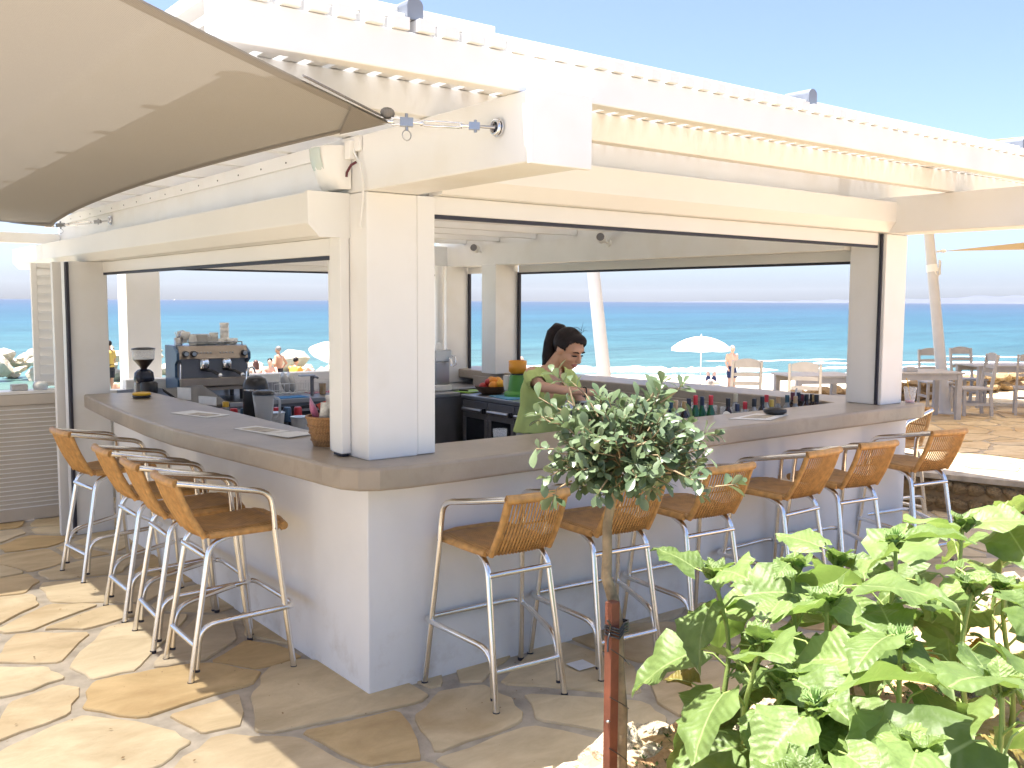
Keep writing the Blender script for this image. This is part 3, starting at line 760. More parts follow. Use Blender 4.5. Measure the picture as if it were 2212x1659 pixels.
lv2 = mb.mesh('slat'); lv2.materials.append(M_alu_w)
for i in range(13):
    o = obj('slat', lv2, None, l_); o.location = (0, 0.012, 0.03 + i * 0.0745)
# ------------------------------------------------------------------ back counters and fridge
fr = thing('fridge_counter', 'stainless steel undercounter fridge with glazed doors and bar handles', 'fridge', (3.40, 0.45, 0))
mb = MB(); mb.box(-0.015, 0.64, 0, 3.72, 0.845, 0.885); obj('worktop', mb, M_steel, fr, bevel=0.004)
mb = MB(); mb.box(0.03, 0.62, 0.01, 3.71, 0.08, 0.844); obj('body', mb, M_steel_d, fr)
mb = MB(); mb.box(0.615, 0.645, 0, 4.4, 0.886, 1.0); obj('splashback', mb, M_top, fr)
M_fglass = pm('dark_fridge_glass', (0.012, 0.014, 0.02), 0.08, bump=0)
for i in range(8):
    y0 = 0.30 + 0.427 * i
    mb = MB(); mb.box(0, 0.029, y0 + .005, y0 + .42, 0.10, 0.175); mb.box(0, 0.029, y0 + .005, y0 + .42, 0.66, 0.83); mb.box(0, 0.029, y0 + .005, y0 + .055, 0.176, 0.659); mb.box(0, 0.029, y0 + .37, y0 + .42, 0.176, 0.659)
    d_ = obj('door', mb, M_steel_d, fr, bevel=0.003)
    mb = MB(); mb.box(0.01, 0.02, y0 + .056, y0 + .369, 0.177, 0.658); obj('pane', mb, M_fglass, d_)
    mb = MB(); mb.tube([(-0.03, y0 + .05, 0.745), (-0.03, y0 + .375, 0.745)], 0.02, 10); obj('handle', mb, M_steel, d_)
    mb = MB(); mb.box(-0.029, 0, y0 + .03, y0 + .05, 0.72, 0.77); mb.box(-0.029, 0, y0 + .375, y0 + .395, 0.72, 0.77); obj('bracket', mb, M_dark, d_)
bc = thing('back_counter', 'stainless steel counter along the back parapet behind the machines', 'counter', (0.36, 4.55, 0))
mb = MB(); mb.box(0, 3.66, 0.0, 0.73, 0.86, 0.90); mb.box(2.20, 3.03, -0.36, -0.002, 0.86, 0.90); obj('worktop', mb, M_steel, bc, bevel=0.004)
mb = MB(); mb.box(0.02, 3.6, 0.04, 0.72, 0.0, 0.859); mb.box(2.24, 3.0, -0.33, 0.039, 0.0, 0.859); obj('body', mb, M_steel_d, bc)
mb = MB(); mb.box(0, 1.55, 0.70, 0.728, 0.901, 1.0); obj('splashback', mb, M_steel, bc)
for i in range(5):
    mb = MB(); mb.box(0.06 + i * .43, 0.46 + i * .43, 0.012, 0.038, 0.10, 0.60); mb.box(0.06 + i * .43, 0.46 + i * .43, 0.012, 0.038, 0.62, 0.83); d_ = obj('drawer_front', mb, M_steel if i < 2 else M_dark, bc, bevel=0.003)
    mb = MB(); mb.box(0.10 + i * .43, 0.42 + i * .43, -0.012, 0.010, 0.78, 0.80); obj('handle', mb, M_steel, d_)
ub = thing('service_shelf', 'dark steel service shelf under the left counter holding the blender and tubs', 'shelf', (0.28, 0.5, 0))
mb = MB(); mb.box(0.0, 0.72, 0.0, 3.3, 0.84, 0.87); obj('shelf_board', mb, M_steel_d, ub, bevel=0.004)
mb = MB(); mb.box(0.02, 0.60, 0.02, 3.28, 0.0, 0.839); obj('cabinet', mb, M_steel_d, ub)
rail = thing('speed_rail', 'steel bottle shelf running behind the front counter', 'shelf', (0.7, 0.30, 0))
mb = MB(); mb.box(0.0, 3.3, 0, 0.34, 0.875, 0.895); obj('shelf_board', mb, M_steel, rail, bevel=0.003)
mb = MB(); mb.box(0.0, 3.3, 0.04, 0.3, 0.0, 0.874); obj('cabinet', mb, M_steel_d, rail)
mb = MB(); mb.box(-2.9, 3.2, -2.0, 2.9, 0.003, 0.004)
# far left mast-side beam end is part of the roof; floor inside the bar
mb = MB(); mb.box(0.16, 4.33, 0.16, 5.29, 0.0, 0.006); struct('bar_floor', mb, M_mortar)
# ================================================================== BAR STOOLS
def wicker(name, col, sx, sy):
    m, nt, N, L, B, O = newmat(name)
    tc = N.new('ShaderNodeTexCoord')
    w1 = N.new('ShaderNodeTexWave'); w1.wave_type = 'BANDS'; w1.bands_direction = 'X'; w1.inputs['Scale'].default_value = sx; w1.inputs['Distortion'].default_value = 0.4
    w2 = N.new('ShaderNodeTexWave'); w2.wave_type = 'BANDS'; w2.bands_direction = 'DIAGONAL'; w2.inputs['Scale'].default_value = sy; w2.inputs['Distortion'].default_value = 0.6
    mp = N.new('ShaderNodeMapping'); mp.inputs['Scale'].default_value = (0, 1, 1)
    L.new(tc.outputs['Object'], mp.inputs['Vector']); L.new(mp.outputs[0], w2.inputs['Vector']); L.new(tc.outputs['Object'], w1.inputs['Vector'])
    mu = N.new('ShaderNodeMath'); mu.operation = 'MULTIPLY'; L.new(w1.outputs['Fac'], mu.inputs[0]); L.new(w2.outputs['Fac'], mu.inputs[1])
    nz = N.new('ShaderNodeTexNoise'); nz.inputs['Scale'].default_value = 18; nz.inputs['Detail'].default_value = 4
    L.new(tc.outputs['Object'], nz.inputs['Vector'])
    ad = N.new('ShaderNodeMath'); ad.operation = 'MULTIPLY_ADD'; ad.inputs[1].default_value = 0.5; L.new(mu.outputs[0], ad.inputs[0]); L.new(nz.outputs['Fac'], ad.inputs[2])
    rp = N.new('ShaderNodeValToRGB'); rp.color_ramp.elements[0].position = 0.35; rp.color_ramp.elements[1].position = 0.9
    rp.color_ramp.elements[0].color = (*[c * 0.62 for c in col], 1); rp.color_ramp.elements[1].color = (*[c * 1.15 for c in col], 1)
    L.new(ad.outputs[0], rp.inputs['Fac']); L.new(rp.outputs['Color'], B.inputs['Base Color'])
    B.inputs['Roughness'].default_value = 0.5
    bp = N.new('ShaderNodeBump'); bp.inputs['Strength'].default_value = 0.6; bp.inputs['Distance'].default_value = 0.004
    L.new(mu.outputs[0], bp.inputs['Height']); L.new(bp.outputs['Normal'], B.inputs['Normal'])
    return m
M_wick = wicker('rattan_weave', (0.50, 0.265, 0.085), 26, 40)
M_wick2 = pm('rattan_strand', (0.55, 0.30, 0.10), 0.45, var=0.22, vs_=30, bump=0.3, bs=150)
TR = 0.0148
def make_stool(label, group):
    t = thing('bar_stool', label, 'bar stool', (0, 0, 0), 0, group)
    for s in (-1, 1):
        m_ = MB(); m_.tube([(.28 * s, .24, .012), (.235 * s, .172, .70), (.232 * s, .168, .78)], TR, 10); obj('leg', m_, M_alu, t)
        m_ = MB(); m_.tube(bend([(.232 * s, .168, .781), (.226 * s, .155, .89), (.20 * s, -.05, .925), (.163 * s, -.276, .966)], .075, 6), TR, 10); obj('armrest', m_, M_alu, t)
        m_ = MB(); m_.tube(bend([(.19 * s, -.24, .012), (.164 * s, -.128, .655), (.15 * s, .0, .690)], .06, 5), TR, 10); obj('leg', m_, M_alu, t)
        for p in ((.28 * s, .24), (.19 * s, -.24)):
            m_ = MB(); m_.lathe([(.0155, 0), (.0168, .004), (.0165, .016)], 8, (p[0], p[1], 0)); obj('rubber_foot', m_, M_seal, t)
        m_ = MB(); m_.lathe([(.0145, .0), (.0145, .012)], 8, (.183 * s, -.207, .055)); obj('rubber_foot', m_, M_seal, t)
    ring = [(.183, -.207, .068), (.180, -.185, .275), (.268, .205, .315), (.262, .262, .318), (-.262, .262, .318), (-.268, .205, .315), (-.180, -.185, .275), (-.183, -.207, .068)]
    m_ = MB(); m_.tube(bend(ring, .085, 5), TR * .95, 9); obj('footrest', m_, M_alu, t)
    m_ = MB(); m_.tube([(-.168, -.147, .60), (.168, -.147, .60)], TR * .9, 8); obj('crossbar', m_, M_alu, t)
    m_ = MB(); m_.tube([(-.182, -.21, .18), (.182, -.21, .18)], TR * .9, 8); obj('crossbar', m_, M_alu, t)
    # rivets
    m_ = MB()
    for s in (-1, 1):
        for p in ((.234 * s + .0125 * s, .17, .71), (.258 * s + .0125 * s, .207, .318), (.164 * s + .0125 * s, -.14, .6), (.182 * s + .0125 * s, -.21, .18), (.187 * s + .0125 * s, -.23, .07)):
            m_.ell(p, .0045, 6, 4)
    obj('rivet', m_, M_steel_d, t)
    # seat: sagging woven sheet rolled over the tubes
    g = []; nx, ny = 14, 12
    for j in range(ny + 1):
        v = j / ny; y = -.145 + .395 * v
        w = .172 + .03 * min(1, v * 1.6) - (.02 if j == ny else 0)
        row = []
        for i in range(nx + 1):
            u = i / nx * 2 - 1
            z = .712 + .016 * v - .020 * (1 - u * u) * math.sin(math.pi * min(1, v * 1.1)) - (.03 if v > .96 else .008 if v > .88 else 0)
            if abs(u) > .95: z -= .014
            row.append((w * u, y + (-.012 if v > .96 else 0), z))
        g.append(row)
    m_ = MB(); m_.sheet(g)
    obj('seat', m_, M_wick, t, solid=0.022)
    m_ = MB(); m_.tube([(-.200, .235, .706), (-.1, .247, .716), (.1, .247, .716), (.2, .235, .706)], .021, 10)
    for s in (-1, 1): m_.tube([(.176 * s, -.13, .700), (.2 * s, .02, .706), (.203 * s, .20, .706)], .017, 8)
    obj('seat_roll', m_, M_wick2, t)
    # back: vertical strands between seat and top rail, denser band, rolled edges
    def bp_(u, v):   # u -1..1, v 0..1
        w = .160 - .004 * v
        return V((w * u, -.148 - .128 * v - .018 * (1 - u * u) - .012 * math.sin(math.pi * v), .692 + .272 * v))
    m_ = MB(); ns = 17
    for k in range(ns):
        u = -0.88 + 1.76 * k / (ns - 1); hw = 0.031
        g = [[bp_(u - hw, v), bp_(u, v) + V((0, -.004, 0)), bp_(u + hw, v)] for v in [q / 7 for q in range(8)]]
        m_.sheet(g)
    obj('backrest', m_, M_wick2, t, solid=0.004)
    m_ = MB()
    for v in (.06, .12, .18, .24, .55, .93):
        m_.tube([bp_(u, v) + V((0, .003, 0)) for u in [-.95 + 1.9 * q / 8 for q in range(9)]], .005, 5)
    g = [[bp_(u, v) + V((0, .004, 0)) for u in [-.9 + 1.8 * q / 6 for q in range(7)]] for v in (0, .1, .2, .27)]
    m_.sheet(g)
    obj('weave_band', m_, M_wick, t)
    for s in (-1, 1):
        m_ = MB(); m_.tube([bp_(s, v) for v in [q / 6 for q in range(7)]], .015, 8); obj('edge_roll', m_, M_wick2, t)
    m_ = MB(); m_.tube([(-.166, -.279, .966), (-.12, -.292, .967), (0, -.298, .967), (.12, -.292, .967), (.166, -.279, .966)], .021, 10); obj('top_roll', m_, M_wick2, t)
    return t
GL, GR = 'rattan stools along the left counter', 'rattan stools along the front counter'
st0 = make_stool('rattan bar stool at the left counter, nearest the bar corner', GL)
st0.location = (-.365, .81, 0); st0.rotation_euler = (0, 0, R(-91))
for x, y, rz, lab, gp in (
    (-.37, 1.33, -93, 'rattan bar stool at the left counter, second from the bar corner', GL),
    (-.365, 1.90, -90, 'rattan bar stool at the left counter, third from the bar corner', GL),
    (-.375, 2.87, -84, 'rattan bar stool at the left counter, standing beside the gate', GL),
    (.55, -.285, -3, 'rattan bar stool at the front counter, nearest the bar corner, left of the small tree', GR),
    (1.18, -.30, -5, 'rattan bar stool half hidden behind the trunk of the small tree', GR),
    (1.81, -.32, -4, 'rattan bar stool just right of the small tree crown', GR),
    (2.63, -.29, 2, 'rattan bar stool at the middle of the front counter below the bottles', GR),
    (3.20, -.31, -7, 'rattan bar stool below the ashtray, third from the right end of the front counter', GR),
    (4.12, -.27, -10, 'rattan bar stool at the right end of the front counter', GR),
    (5.00, .42, 84, 'rattan bar stool at the right side counter, turned with its back to the tables', GR)):
    dup(st0, (x, y, 0), R(rz), lab, gp)

# ================================================================== SAILS AND MASTS
def sail_mat(name, col, tl, tp):
    m, nt, N, L, B, O = newmat(name)
    tc = N.new('ShaderNodeTexCoord')
    w = N.new('ShaderNodeTexWave'); w.inputs['Scale'].default_value = 55; w.bands_direction = 'X'; w.inputs['Distortion'].default_value = 0.3
    mp = N.new('ShaderNodeMapping'); mp.inputs['Rotation'].default_value = (0, 0, R(38)); L.new(tc.outputs['Object'], mp.inputs['Vector']); L.new(mp.outputs[0], w.inputs['Vector'])
    nz = N.new('ShaderNodeTexNoise'); nz.inputs['Scale'].default_value = 300; L.new(tc.outputs['Object'], nz.inputs['Vector'])
    ad = N.new('ShaderNodeMath'); ad.operation = 'ADD'; L.new(w.outputs['Fac'], ad.inputs[0]); L.new(nz.outputs['Fac'], ad.inputs[1])
    rp = N.new('ShaderNodeValToRGB'); rp.color_ramp.elements[0].position = 0.3; rp.color_ramp.elements[1].position = 1.3
    rp.color_ramp.elements[0].color = (*[c * .86 for c in col], 1); rp.color_ramp.elements[1].color = (*[min(1, c * 1.12) for c in col], 1)
    L.new(ad.outputs[0], rp.inputs['Fac'])
    df = N.new('ShaderNodeBsdfDiffuse'); L.new(rp.outputs['Color'], df.inputs['Color'])
    tr = N.new('ShaderNodeBsdfTranslucent'); L.new(rp.outputs['Color'], tr.inputs['Color'])
    tp_ = N.new('ShaderNodeBsdfTransparent')
    a = N.new('ShaderNodeMixShader'); a.inputs[0].default_value = tl; L.new(df.outputs[0], a.inputs[1]); L.new(tr.outputs[0], a.inputs[2])
    lw = N.new('ShaderNodeLayerWeight'); lw.inputs['Blend'].default_value = 0.5   # open mesh: light passes square on, not at a slant
    mr_ = N.new('ShaderNodeMapRange'); mr_.inputs['From Min'].default_value = 0.65; mr_.inputs['From Max'].default_value = 0.1; mr_.inputs['To Min'].default_value = tp * .06; mr_.inputs['To Max'].default_value = tp
    L.new(lw.outputs['Facing'], mr_.inputs['Value'])
    b = N.new('ShaderNodeMixShader'); L.new(mr_.outputs[0], b.inputs[0]); L.new(a.outputs[0], b.inputs[1]); L.new(tp_.outputs[0], b.inputs[2])
    L.new(b.outputs[0], O.inputs['Surface'])
    return m
def coons(c00, c10, c11, c01, sag, nu, nv, zs=0.0):
    c00, c10, c11, c01 = map(V, (c00, c10, c11, c01)); ctr = (c00 + c10 + c11 + c01) / 4
    def edge(a, b, t, k):
        p = a.lerp(b, t); m = a.lerp(b, .5); d = (ctr - m); d.z = 0
        return p + d.normalized() * (k * 4 * t * (1 - t)) + V((0, 0, -zs * 4 * t * (1 - t)))
    g = []
    for j in range(nv + 1):
        v = j / nv; row = []
        for i in range(nu + 1):
            u = i / nu
            e0 = edge(c00, c10, u, sag[0]); e1 = edge(c01, c11, u, sag[2]); f0 = edge(c00, c01, v, sag[3]); f1 = edge(c10, c11, v, sag[1])
            bl = c00 * (1 - u) * (1 - v) + c10 * u * (1 - v) + c11 * u * v + c01 * (1 - u) * v
            row.append(e0 * (1 - v) + e1 * v + f0 * (1 - u) + f1 * u - bl)
        g.append(row)
    return g
M_sail = sail_mat('taupe_shade_mesh', (0.335, 0.325, 0.315), 0.05, 0.20)
M_hem = sail_mat('taupe_hem', (0.27, 0.255, 0.245), 0.12, 0.0)
M_sail2 = sail_mat('sand_shade_cloth', (0.58, 0.47, 0.31), 0.18, 0.04)
A_, B_ = V((-.33, -.775, 2.455)), V((-.34, 4.36, 2.385))
sail = thing('shade_sail', 'big taupe mesh shade sail stretched from the roof beam over the left terrace', 'shade sail', (0, 0, 0))
SG = coons(A_, B_, (-6.4, 5.3, 2.75), (-4.75, -4.65, 2.5), (.19, .15, .5, .16), 44, 44, 0.0)
m_ = MB(); m_.sheet(SG); obj('fabric', m_, M_sail, sail)
def hemstrip(pts, inn, w, dz):
    g = []
    for p, q in zip(pts, inn):
        d = (q - p).normalized(); g.append([p + V((0, 0, dz)), p + d * w + V((0, 0, dz))])
    return g
m_ = MB(); m_.sheet(hemstrip(SG[0], SG[1], .035, -.004)); m_.sheet(hemstrip([r[0] for r in SG], [r[1] for r in SG], .05, -.005)); m_.sheet(hemstrip([r[-1] for r in SG], [r[-2] for r in SG], .05, -.005)); obj('hem', m_, M_hem, sail)
m_ = MB(); m_.tube([p + V((0, 0, .004)) for p in SG[0]], .005, 6); obj('edge_rope', m_, M_hem, sail)
def corner_patch(p, q1, q2, L_):
    d1 = (q1 - p).normalized(); d2 = (q2 - p).normalized()
    return [[p + V((0, 0, -.008)), p + V((0, 0, -.008))], [p + d1 * L_ * .5 + V((0, 0, -.009)), p + d2 * L_ * .5 + V((0, 0, -.009))], [p + d1 * L_ + V((0, 0, -.008)), p + d2 * L_ + V((0, 0, -.008))]]
for cp_ in ((SG[0][0], SG[0][3], SG[3][0], .30), (SG[0][-1], SG[0][-4], SG[3][-1], .30)):
    m_ = MB(); m_.sheet(corner_patch(*cp_)); obj('corner_patch', m_, M_hem, sail)
def rigging(tip, ring, nrm):
    d = (ring - tip); L_ = d.length; d.normalize()
    up = V((0, 0, 1))
    P_ = lambda t: tip + d * (L_ * t)
    m_ = MB(); m_.tube([P_(-.10), P_(.04)], .010, 8); m_.tube([P_(.02) + up * .012, P_(.10) + up * .010], .004, 6); m_.tube([P_(.02) - up * .012, P_(.10) - up * .010], .004, 6); obj('thimble', m_, M_chrome, sail)
    m_ = MB(); m_.bar(P_(.10), P_(.22), .026, .030); m_.tube([P_(.16) - up * .03, P_(.16) + up * .03], .006, 8); m_.tube([P_(.16) + up * -.028 + V((.018 * math.cos(a), 0, .018 * math.sin(a) - .018)) for a in [R(30 * k) for k in range(12)]], .002, 5, closed=True); obj('shackle', m_, M_steel, sail)
    m_ = MB(); m_.tube([P_(.22), P_(.30)], .006, 8); m_.tube([P_(.285), P_(.30)], .012, 6)
    for s in (-1, 1): m_.tube([P_(.30) + up * .002, P_(.32) + up * .008 * s, P_(.64) + up * .008 * s, P_(.66) + up * .002], .0045, 6)
    m_.tube([P_(.655), P_(.67)], .012, 6); m_.tube([P_(.66), P_(.73)], .006, 8); obj('turnbuckle', m_, M_chrome, sail)
    m_ = MB(); m_.bar(P_(.73), P_(.83), .022, .026); m_.tube([P_(.79) - up * .022, P_(.79) + up * .022], .006, 8); m_.tube([P_(.80), P_(.97)], .006, 8); obj('shackle', m_, M_steel, sail)
    m_ = MB(); c_ = ring
    m_.tube([c_ + V((-.012, .024 * math.cos(a), .024 * math.sin(a))) for a in [R(22.5 * k) for k in range(16)]], .007, 8, closed=True)
    m_.lathe([(.034, 0), (.034, .006)], 16, (0, 0, 0), Matrix(((0, 0, -1, ring.x + .002), (1, 0, 0, ring.y), (0, 1, 0, ring.z), (0, 0, 0, 1)))); obj('eye_bolt', m_, M_chrome, sail)
rigging(A_, V((-.004, -.985, 2.44)), None); rigging(B_, V((-.004, 3.95, 2.42)), None)
m_ = MB(); m_.tube([SG[0][0] + V((-.02, .02, .02)), SG[5][0] + V((.0, -.004, .012))], .004, 6); m_.ell(SG[0][0] + V((0, .01, .03)), (.03, .02, .02), 8, 6); obj('tension_cord', m_, M_hem, sail)

sail2 = thing('sand_sail', 'sand coloured shade sail tied to the right hand mast above the tables', 'shade sail', (0, 0, 0))
G2 = coons((13.35, 4.6, 2.68), (11.2, -1.0, 2.9), (16, -3.5, 3.0), (21, 0.5, 2.9), (.15, .2, .3, .3), 24, 24)
m_ = MB(); m_.sheet(G2); obj('fabric', m_, M_sail2, sail2)
m_ = MB(); m_.tube([(13.22, 4.62, 2.67), (13.30, 4.58, 2.68)], .02, 6); m_.ell((13.3, 4.55, 2.68), (.05, .05, .03), 8, 6); obj('tension_rope', m_, M_white, sail2)
sail3 = thing('added_shade_sail', 'unseen sand coloured sail added behind the roof beam to shade the tables', 'shade sail', (0, 0, 0))  # added sail, hidden by the roof, there only to shade tables and chairs
m_ = MB(); m_.sheet(coons((7.5, 6.3, 3.7), (15.8, 6.8, 3.4), (16.5, 1.2, 3.5), (9.2, -1.2, 3.6), (.2, .2, .2, .2), 16, 16)); obj('fabric', m_, M_sail2, sail3)
def mast(p0, p1, r0, r1, lab, loc):
    t = thing('mast', lab, 'mast', loc)
    p0, p1 = V(p0) - V(loc), V(p1) - V(loc)
    m_ = MB(); m_.tube([p0, p0.lerp(p1, .5), p1], [r0, (r0 + r1) / 2, r1], 20); obj('pole', m_, M_pole, t)
    m_ = MB(); m_.lathe([(.16, 0), (.16, .02)], 16, (p0.x, p0.y, .008)); obj('base_plate', m_, M_pole, t)
    return t, p0, p1
t, a, b = mast((6.82, 5.60, .01), (6.70, 6.02, 3.2), .098, .080, 'white steel sail mast leaning left behind the woman', (6.82, 5.6, 0))
t, a, b = mast((13.21, 4.35, .01), (13.12, 4.74, 3.15), .092, .078, 'white steel sail mast leaning left beside the right hand tables', (13.21, 4.35, 0))
p = a.lerp(b, .76); d = (b - a).normalized()
m_ = MB(); m_.tube([p - d * .06, p + d * .06], [.089, .088], 20); obj('strap', m_, M_white, t)
rr2 = random.Random(4); m_ = MB()
for k in range(9): m_.tube([p + V((.10 + .05 * rr2.random(), -.06, rr2.uniform(-.12, .16))) for q in range(4)], .014, 5)
m_.tube([p + V((.08, -.05, 0)), p + V((.13, -.06, -.03)), p + V((.02, -.09, -.17)), p + V((-.05, -.08, -.05))], .012, 5); obj('rope_bundle', m_, M_white, t)

# ================================================================== TABLES, CHAIRS
def make_chair(label, group):
    t = thing('wooden_chair', label, 'chair', (0, 0, 0), 0, group)
    for s in (-1, 1):
        m_ = MB(); m_.bar((.20 * s, .20, 0), (.20 * s, .20, .43), .045, .045); obj('leg', m_, M_greywood, t, bevel=.004)
        m_ = MB(); m_.bar((.20 * s, -.235, 0), (.20 * s, -.20, .43), .05, .04, (1, 0, 0)); m_.bar((.20 * s, -.20, .431), (.20 * s, -.29, 1.0), .05, .035, (1, 0, 0)); obj('leg', m_, M_greywood, t, bevel=.004)
        m_ = MB(); m_.bar((.20 * s, -.195, .20), (.20 * s, .176, .20), .025, .04); obj('stretcher', m_, M_greywood, t)
    m_ = MB(); m_.bar((-.18, .20, .26), (.18, .20, .26), .025, .04); obj('stretcher', m_, M_greywood, t)
    m_ = MB(); m_.box(-.235, .235, -.225, .25, .432, .465); obj('seat', m_, M_greywood, t, bevel=.008)
    def slat(z, h, arch):
        g = MB(); pts = []
        y = -.20 - .09 * (z - .43) / .57
        n = 8
        top = [(-.176 + .352 * i / n, z + h / 2 + arch * (1 - (2 * i / n - 1) ** 2)) for i in range(n + 1)]
        bot = [(-.176 + .352 * i / n, z - h / 2) for i in range(n + 1)]
        g.prism(bot + top[::-1], y - .012, y + .012, XZ(0)); return g
    obj('top_rail', slat(.945, .10, .035), M_greywood, t, bevel=.003)
    obj('back_slat', slat(.80, .045, .01), M_greywood, t); obj('back_slat', slat(.67, .045, .01), M_greywood, t)
    return t
GC = 'grey wooden chairs on the terrace'
ch0 = make_chair('grey wooden chair in front of the man under the parasol', GC)
def face(dx, dy): return math.atan2(-dx, dy)
ch0.location = (9.0, 5.15, 0); ch0.rotation_euler = (0, 0, R(-40))
for x, y, rz, lab in (
    (9.10, 4.15, -58, 'grey wooden chair at the table just left of the right front column'),
    (10.30, 4.30, 30, 'grey wooden chair mostly hidden behind the right front column'),
    (14.05, 5.0, 140, 'grey wooden chair behind the table next to the mast, facing the bar'),
    (13.35, 3.98, 48, 'grey wooden chair standing sideways right of the mast, nearest the bar'),
    (15.1, 4.95, 150, 'grey wooden chair behind the table right of the mast'),
    (14.15, 3.45, -62, 'grey wooden chair at the right picture edge beside the table')):
    dup(ch0, (x, y, 0), R(rz), lab, GC)
def table(x, y, rz, lab, L_=.75, W_=.75):
    t = thing('wooden_table', lab, 'table', (x, y, 0), R(rz), 'grey wooden tables on the terrace')
    m_ = MB()
    n = 6
    for i in range(n):
        b = MB(); b.box(-L_ + i * 2 * L_ / n + .003, -L_ + (i + 1) * 2 * L_ / n - .003, -W_ / 2, W_ / 2, .725, .752); obj('plank', b, M_greywood, t, bevel=.003)
    m_.box(-L_ + .05, L_ - .05, -W_ / 2 + .05, -W_ / 2 + .08, .63, .722); m_.box(-L_ + .05, L_ - .05, W_ / 2 - .08, W_ / 2 - .05, .63, .722); obj('apron', m_, M_greywood, t)
    for sx in (-1, 1):
        for sy in (-1, 1):
            b = MB(); b.box(sx * (L_ - .07) - .04, sx * (L_ - .07) + .04, sy * (W_ / 2 - .07) - .035, sy * (W_ / 2 - .07) + .035, 0, .724); obj('leg', b, M_greywood, t, bevel=.004)
    return t
table(10.35, 4.85, -25, 'grey wooden table seen through the bar, left of the right front column', .55, .8)
table(12.25, 4.35, -32, 'grey wooden table between the right front column and the mast', .6, .8)
table(15.3, 4.25, -32, 'grey wooden table right of the mast at the picture edge', .9, .8)
tb = thing('napkin_box', 'small grey box standing on the table beside the mast', 'box', (12.0, 4.3, .753), R(-32))
m_ = MB(); m_.box(-.09, .09, -.06, .06, 0, .07); obj('case', m_, M_greywood, tb, bevel=.006); m_ = MB(); m_.box(-.06, .06, -.01, .01, .0705, .085); obj('napkin', m_, M_paper, tb)

# ================================================================== PARASOLS ON THE BEACH
M_canvas = pm('white_canvas', (0.80, 0.80, 0.80), 0.9, var=0.02, bump=0.05, transl=0.25)
def parasol(loc, rad, h, tilt, lab, gp):
    t = thing('beach_parasol', lab, 'parasol', loc, 0, gp); t.rotation_euler = (tilt, 0, .3)
    m_ = MB(); m_.tube([(0, 0, 0), (0, 0, h)], .022, 8); obj('pole', m_, M_white, t)
    n = 48; g = []
    for j, (k, z) in enumerate(((.02, 0), (.25, -.03), (.5, -.11), (.75, -.24), (1.0, -.43), (1.0, -.50))):
        row = []
        for i in range(n + 1):
            a = 2 * math.pi * i / n; sc = abs(math.sin(a * 4))
            rr_ = rad * k * (1 - (.05 * sc * k))
            zz = z - (0.0 if j < 5 else .05 * sc) + .02 * sc * (k if j < 5 else 1)
            row.append((rr_ * math.cos(a), rr_ * math.sin(a), h + zz))
        g.append(row)
    m_ = MB(); m_.sheet(g); obj('canopy', m_, M_canvas, t)
    m_ = MB()
    for i in range(8):
        a = math.pi / 8 + i * math.pi / 4; m_.tube([(0, 0, h - .35), (rad * .6 * math.cos(a), rad * .6 * math.sin(a), h - .2)], .006, 4)
    obj('rib', m_, M_white, t)
    m_ = MB(); m_.lathe([(.03, 0), (.02, .05), (.004, .09)], 8, (0, 0, h)); obj('finial', m_, M_white, t)
parasol((24.71, 19.75, -1.50), 1.12, 2.08, 0, 'open white beach parasol standing in front of the waves', 'white beach parasols')
parasol((13.75, 27.35, -1.6), 1.15, 2.0, R(18), 'tilted white beach parasol half hidden by the corner column', 'white beach parasols')
# ================================================================== THINGS ON THE COUNTERS
def item(name, label, cat, loc, mb, mat, group=None, rotz=0.0, **k):
    o = obj(name, mb, mat, None, loc=loc, rotz=rotz, **k)
    return tag(o, label, cat, group)
M_red = pm('red_cap', (0.50, 0.02, 0.03), 0.35, bump=0)
M_yel = pm('yellow_plastic', (0.70, 0.42, 0.03), 0.4, bump=0)
M_org = pm('orange_plastic', (0.72, 0.30, 0.02), 0.35, bump=0)
M_grn = pm('green_plastic', (0.06, 0.25, 0.03), 0.4, var=.1, bump=0.02)
M_blue = pm('blue_panel', (0.05, 0.11, 0.20), 0.35, bump=0.02)
M_gglass = pm('green_bottle_glass', (0.02, 0.16, 0.05), 0.08, bump=0, trans=0.35)
M_bglass = pm('dark_bottle_glass', (0.025, 0.012, 0.01), 0.08, bump=0)
M_cglass = pm('pale_bottle_glass', (0.72, 0.75, 0.76), 0.06, bump=0, trans=0.7)
M_wickb = wicker('basket_weave', (0.38, 0.20, 0.075), 30, 60)
WT = 1.1015
def sheetitem(pts, lab, nm='menu', cat='menu', gp=None, z=WT, extra=None):
    c = (sum(p[0] for p in pts) / len(pts), sum(p[1] for p in pts) / len(pts))
    t = thing(nm, lab, cat, (c[0], c[1], z), 0, gp)
    m_ = MB(); m_.prism([(p[0] - c[0], p[1] - c[1]) for p in pts], 0, 0.0025); obj('sheet', m_, M_paper, t)
    if extra:
        q = [(p[0] - c[0], p[1] - c[1]) for p in extra]; m_ = MB(); m_.prism(q, 0.0026, 0.0034); obj('print', m_, extra_mat, t)
    return t
extra_mat = pm('printed_picture', (0.42, 0.36, 0.27), 0.5, var=.5, vs_=14, bump=0)
sheetitem([(-.12, 2.33), (.05, 2.40), (.15, 2.02), (-.02, 1.95)], 'white menu with a brown picture lying on the left counter near the grinder', extra=[(-.06, 2.2), (.03, 2.24), (.1, 2.06), (.0, 2.02)], gp='menus on the counter')
sheetitem([(-.08, 1.38), (.07, 1.42), (.13, 1.10), (-.02, 1.06)], 'menu with pale print lying on the left counter near the basket', extra=[(-.05, 1.33), (.05, 1.36), (.1, 1.16), (.0, 1.13)], gp='menus on the counter')
sheetitem([(-.03, 1.04), (.15, 1.06), (.20, .90), (.01, .86)], 'blank white sheet lying on the left counter right beside the basket', gp='menus on the counter', z=WT + .003)
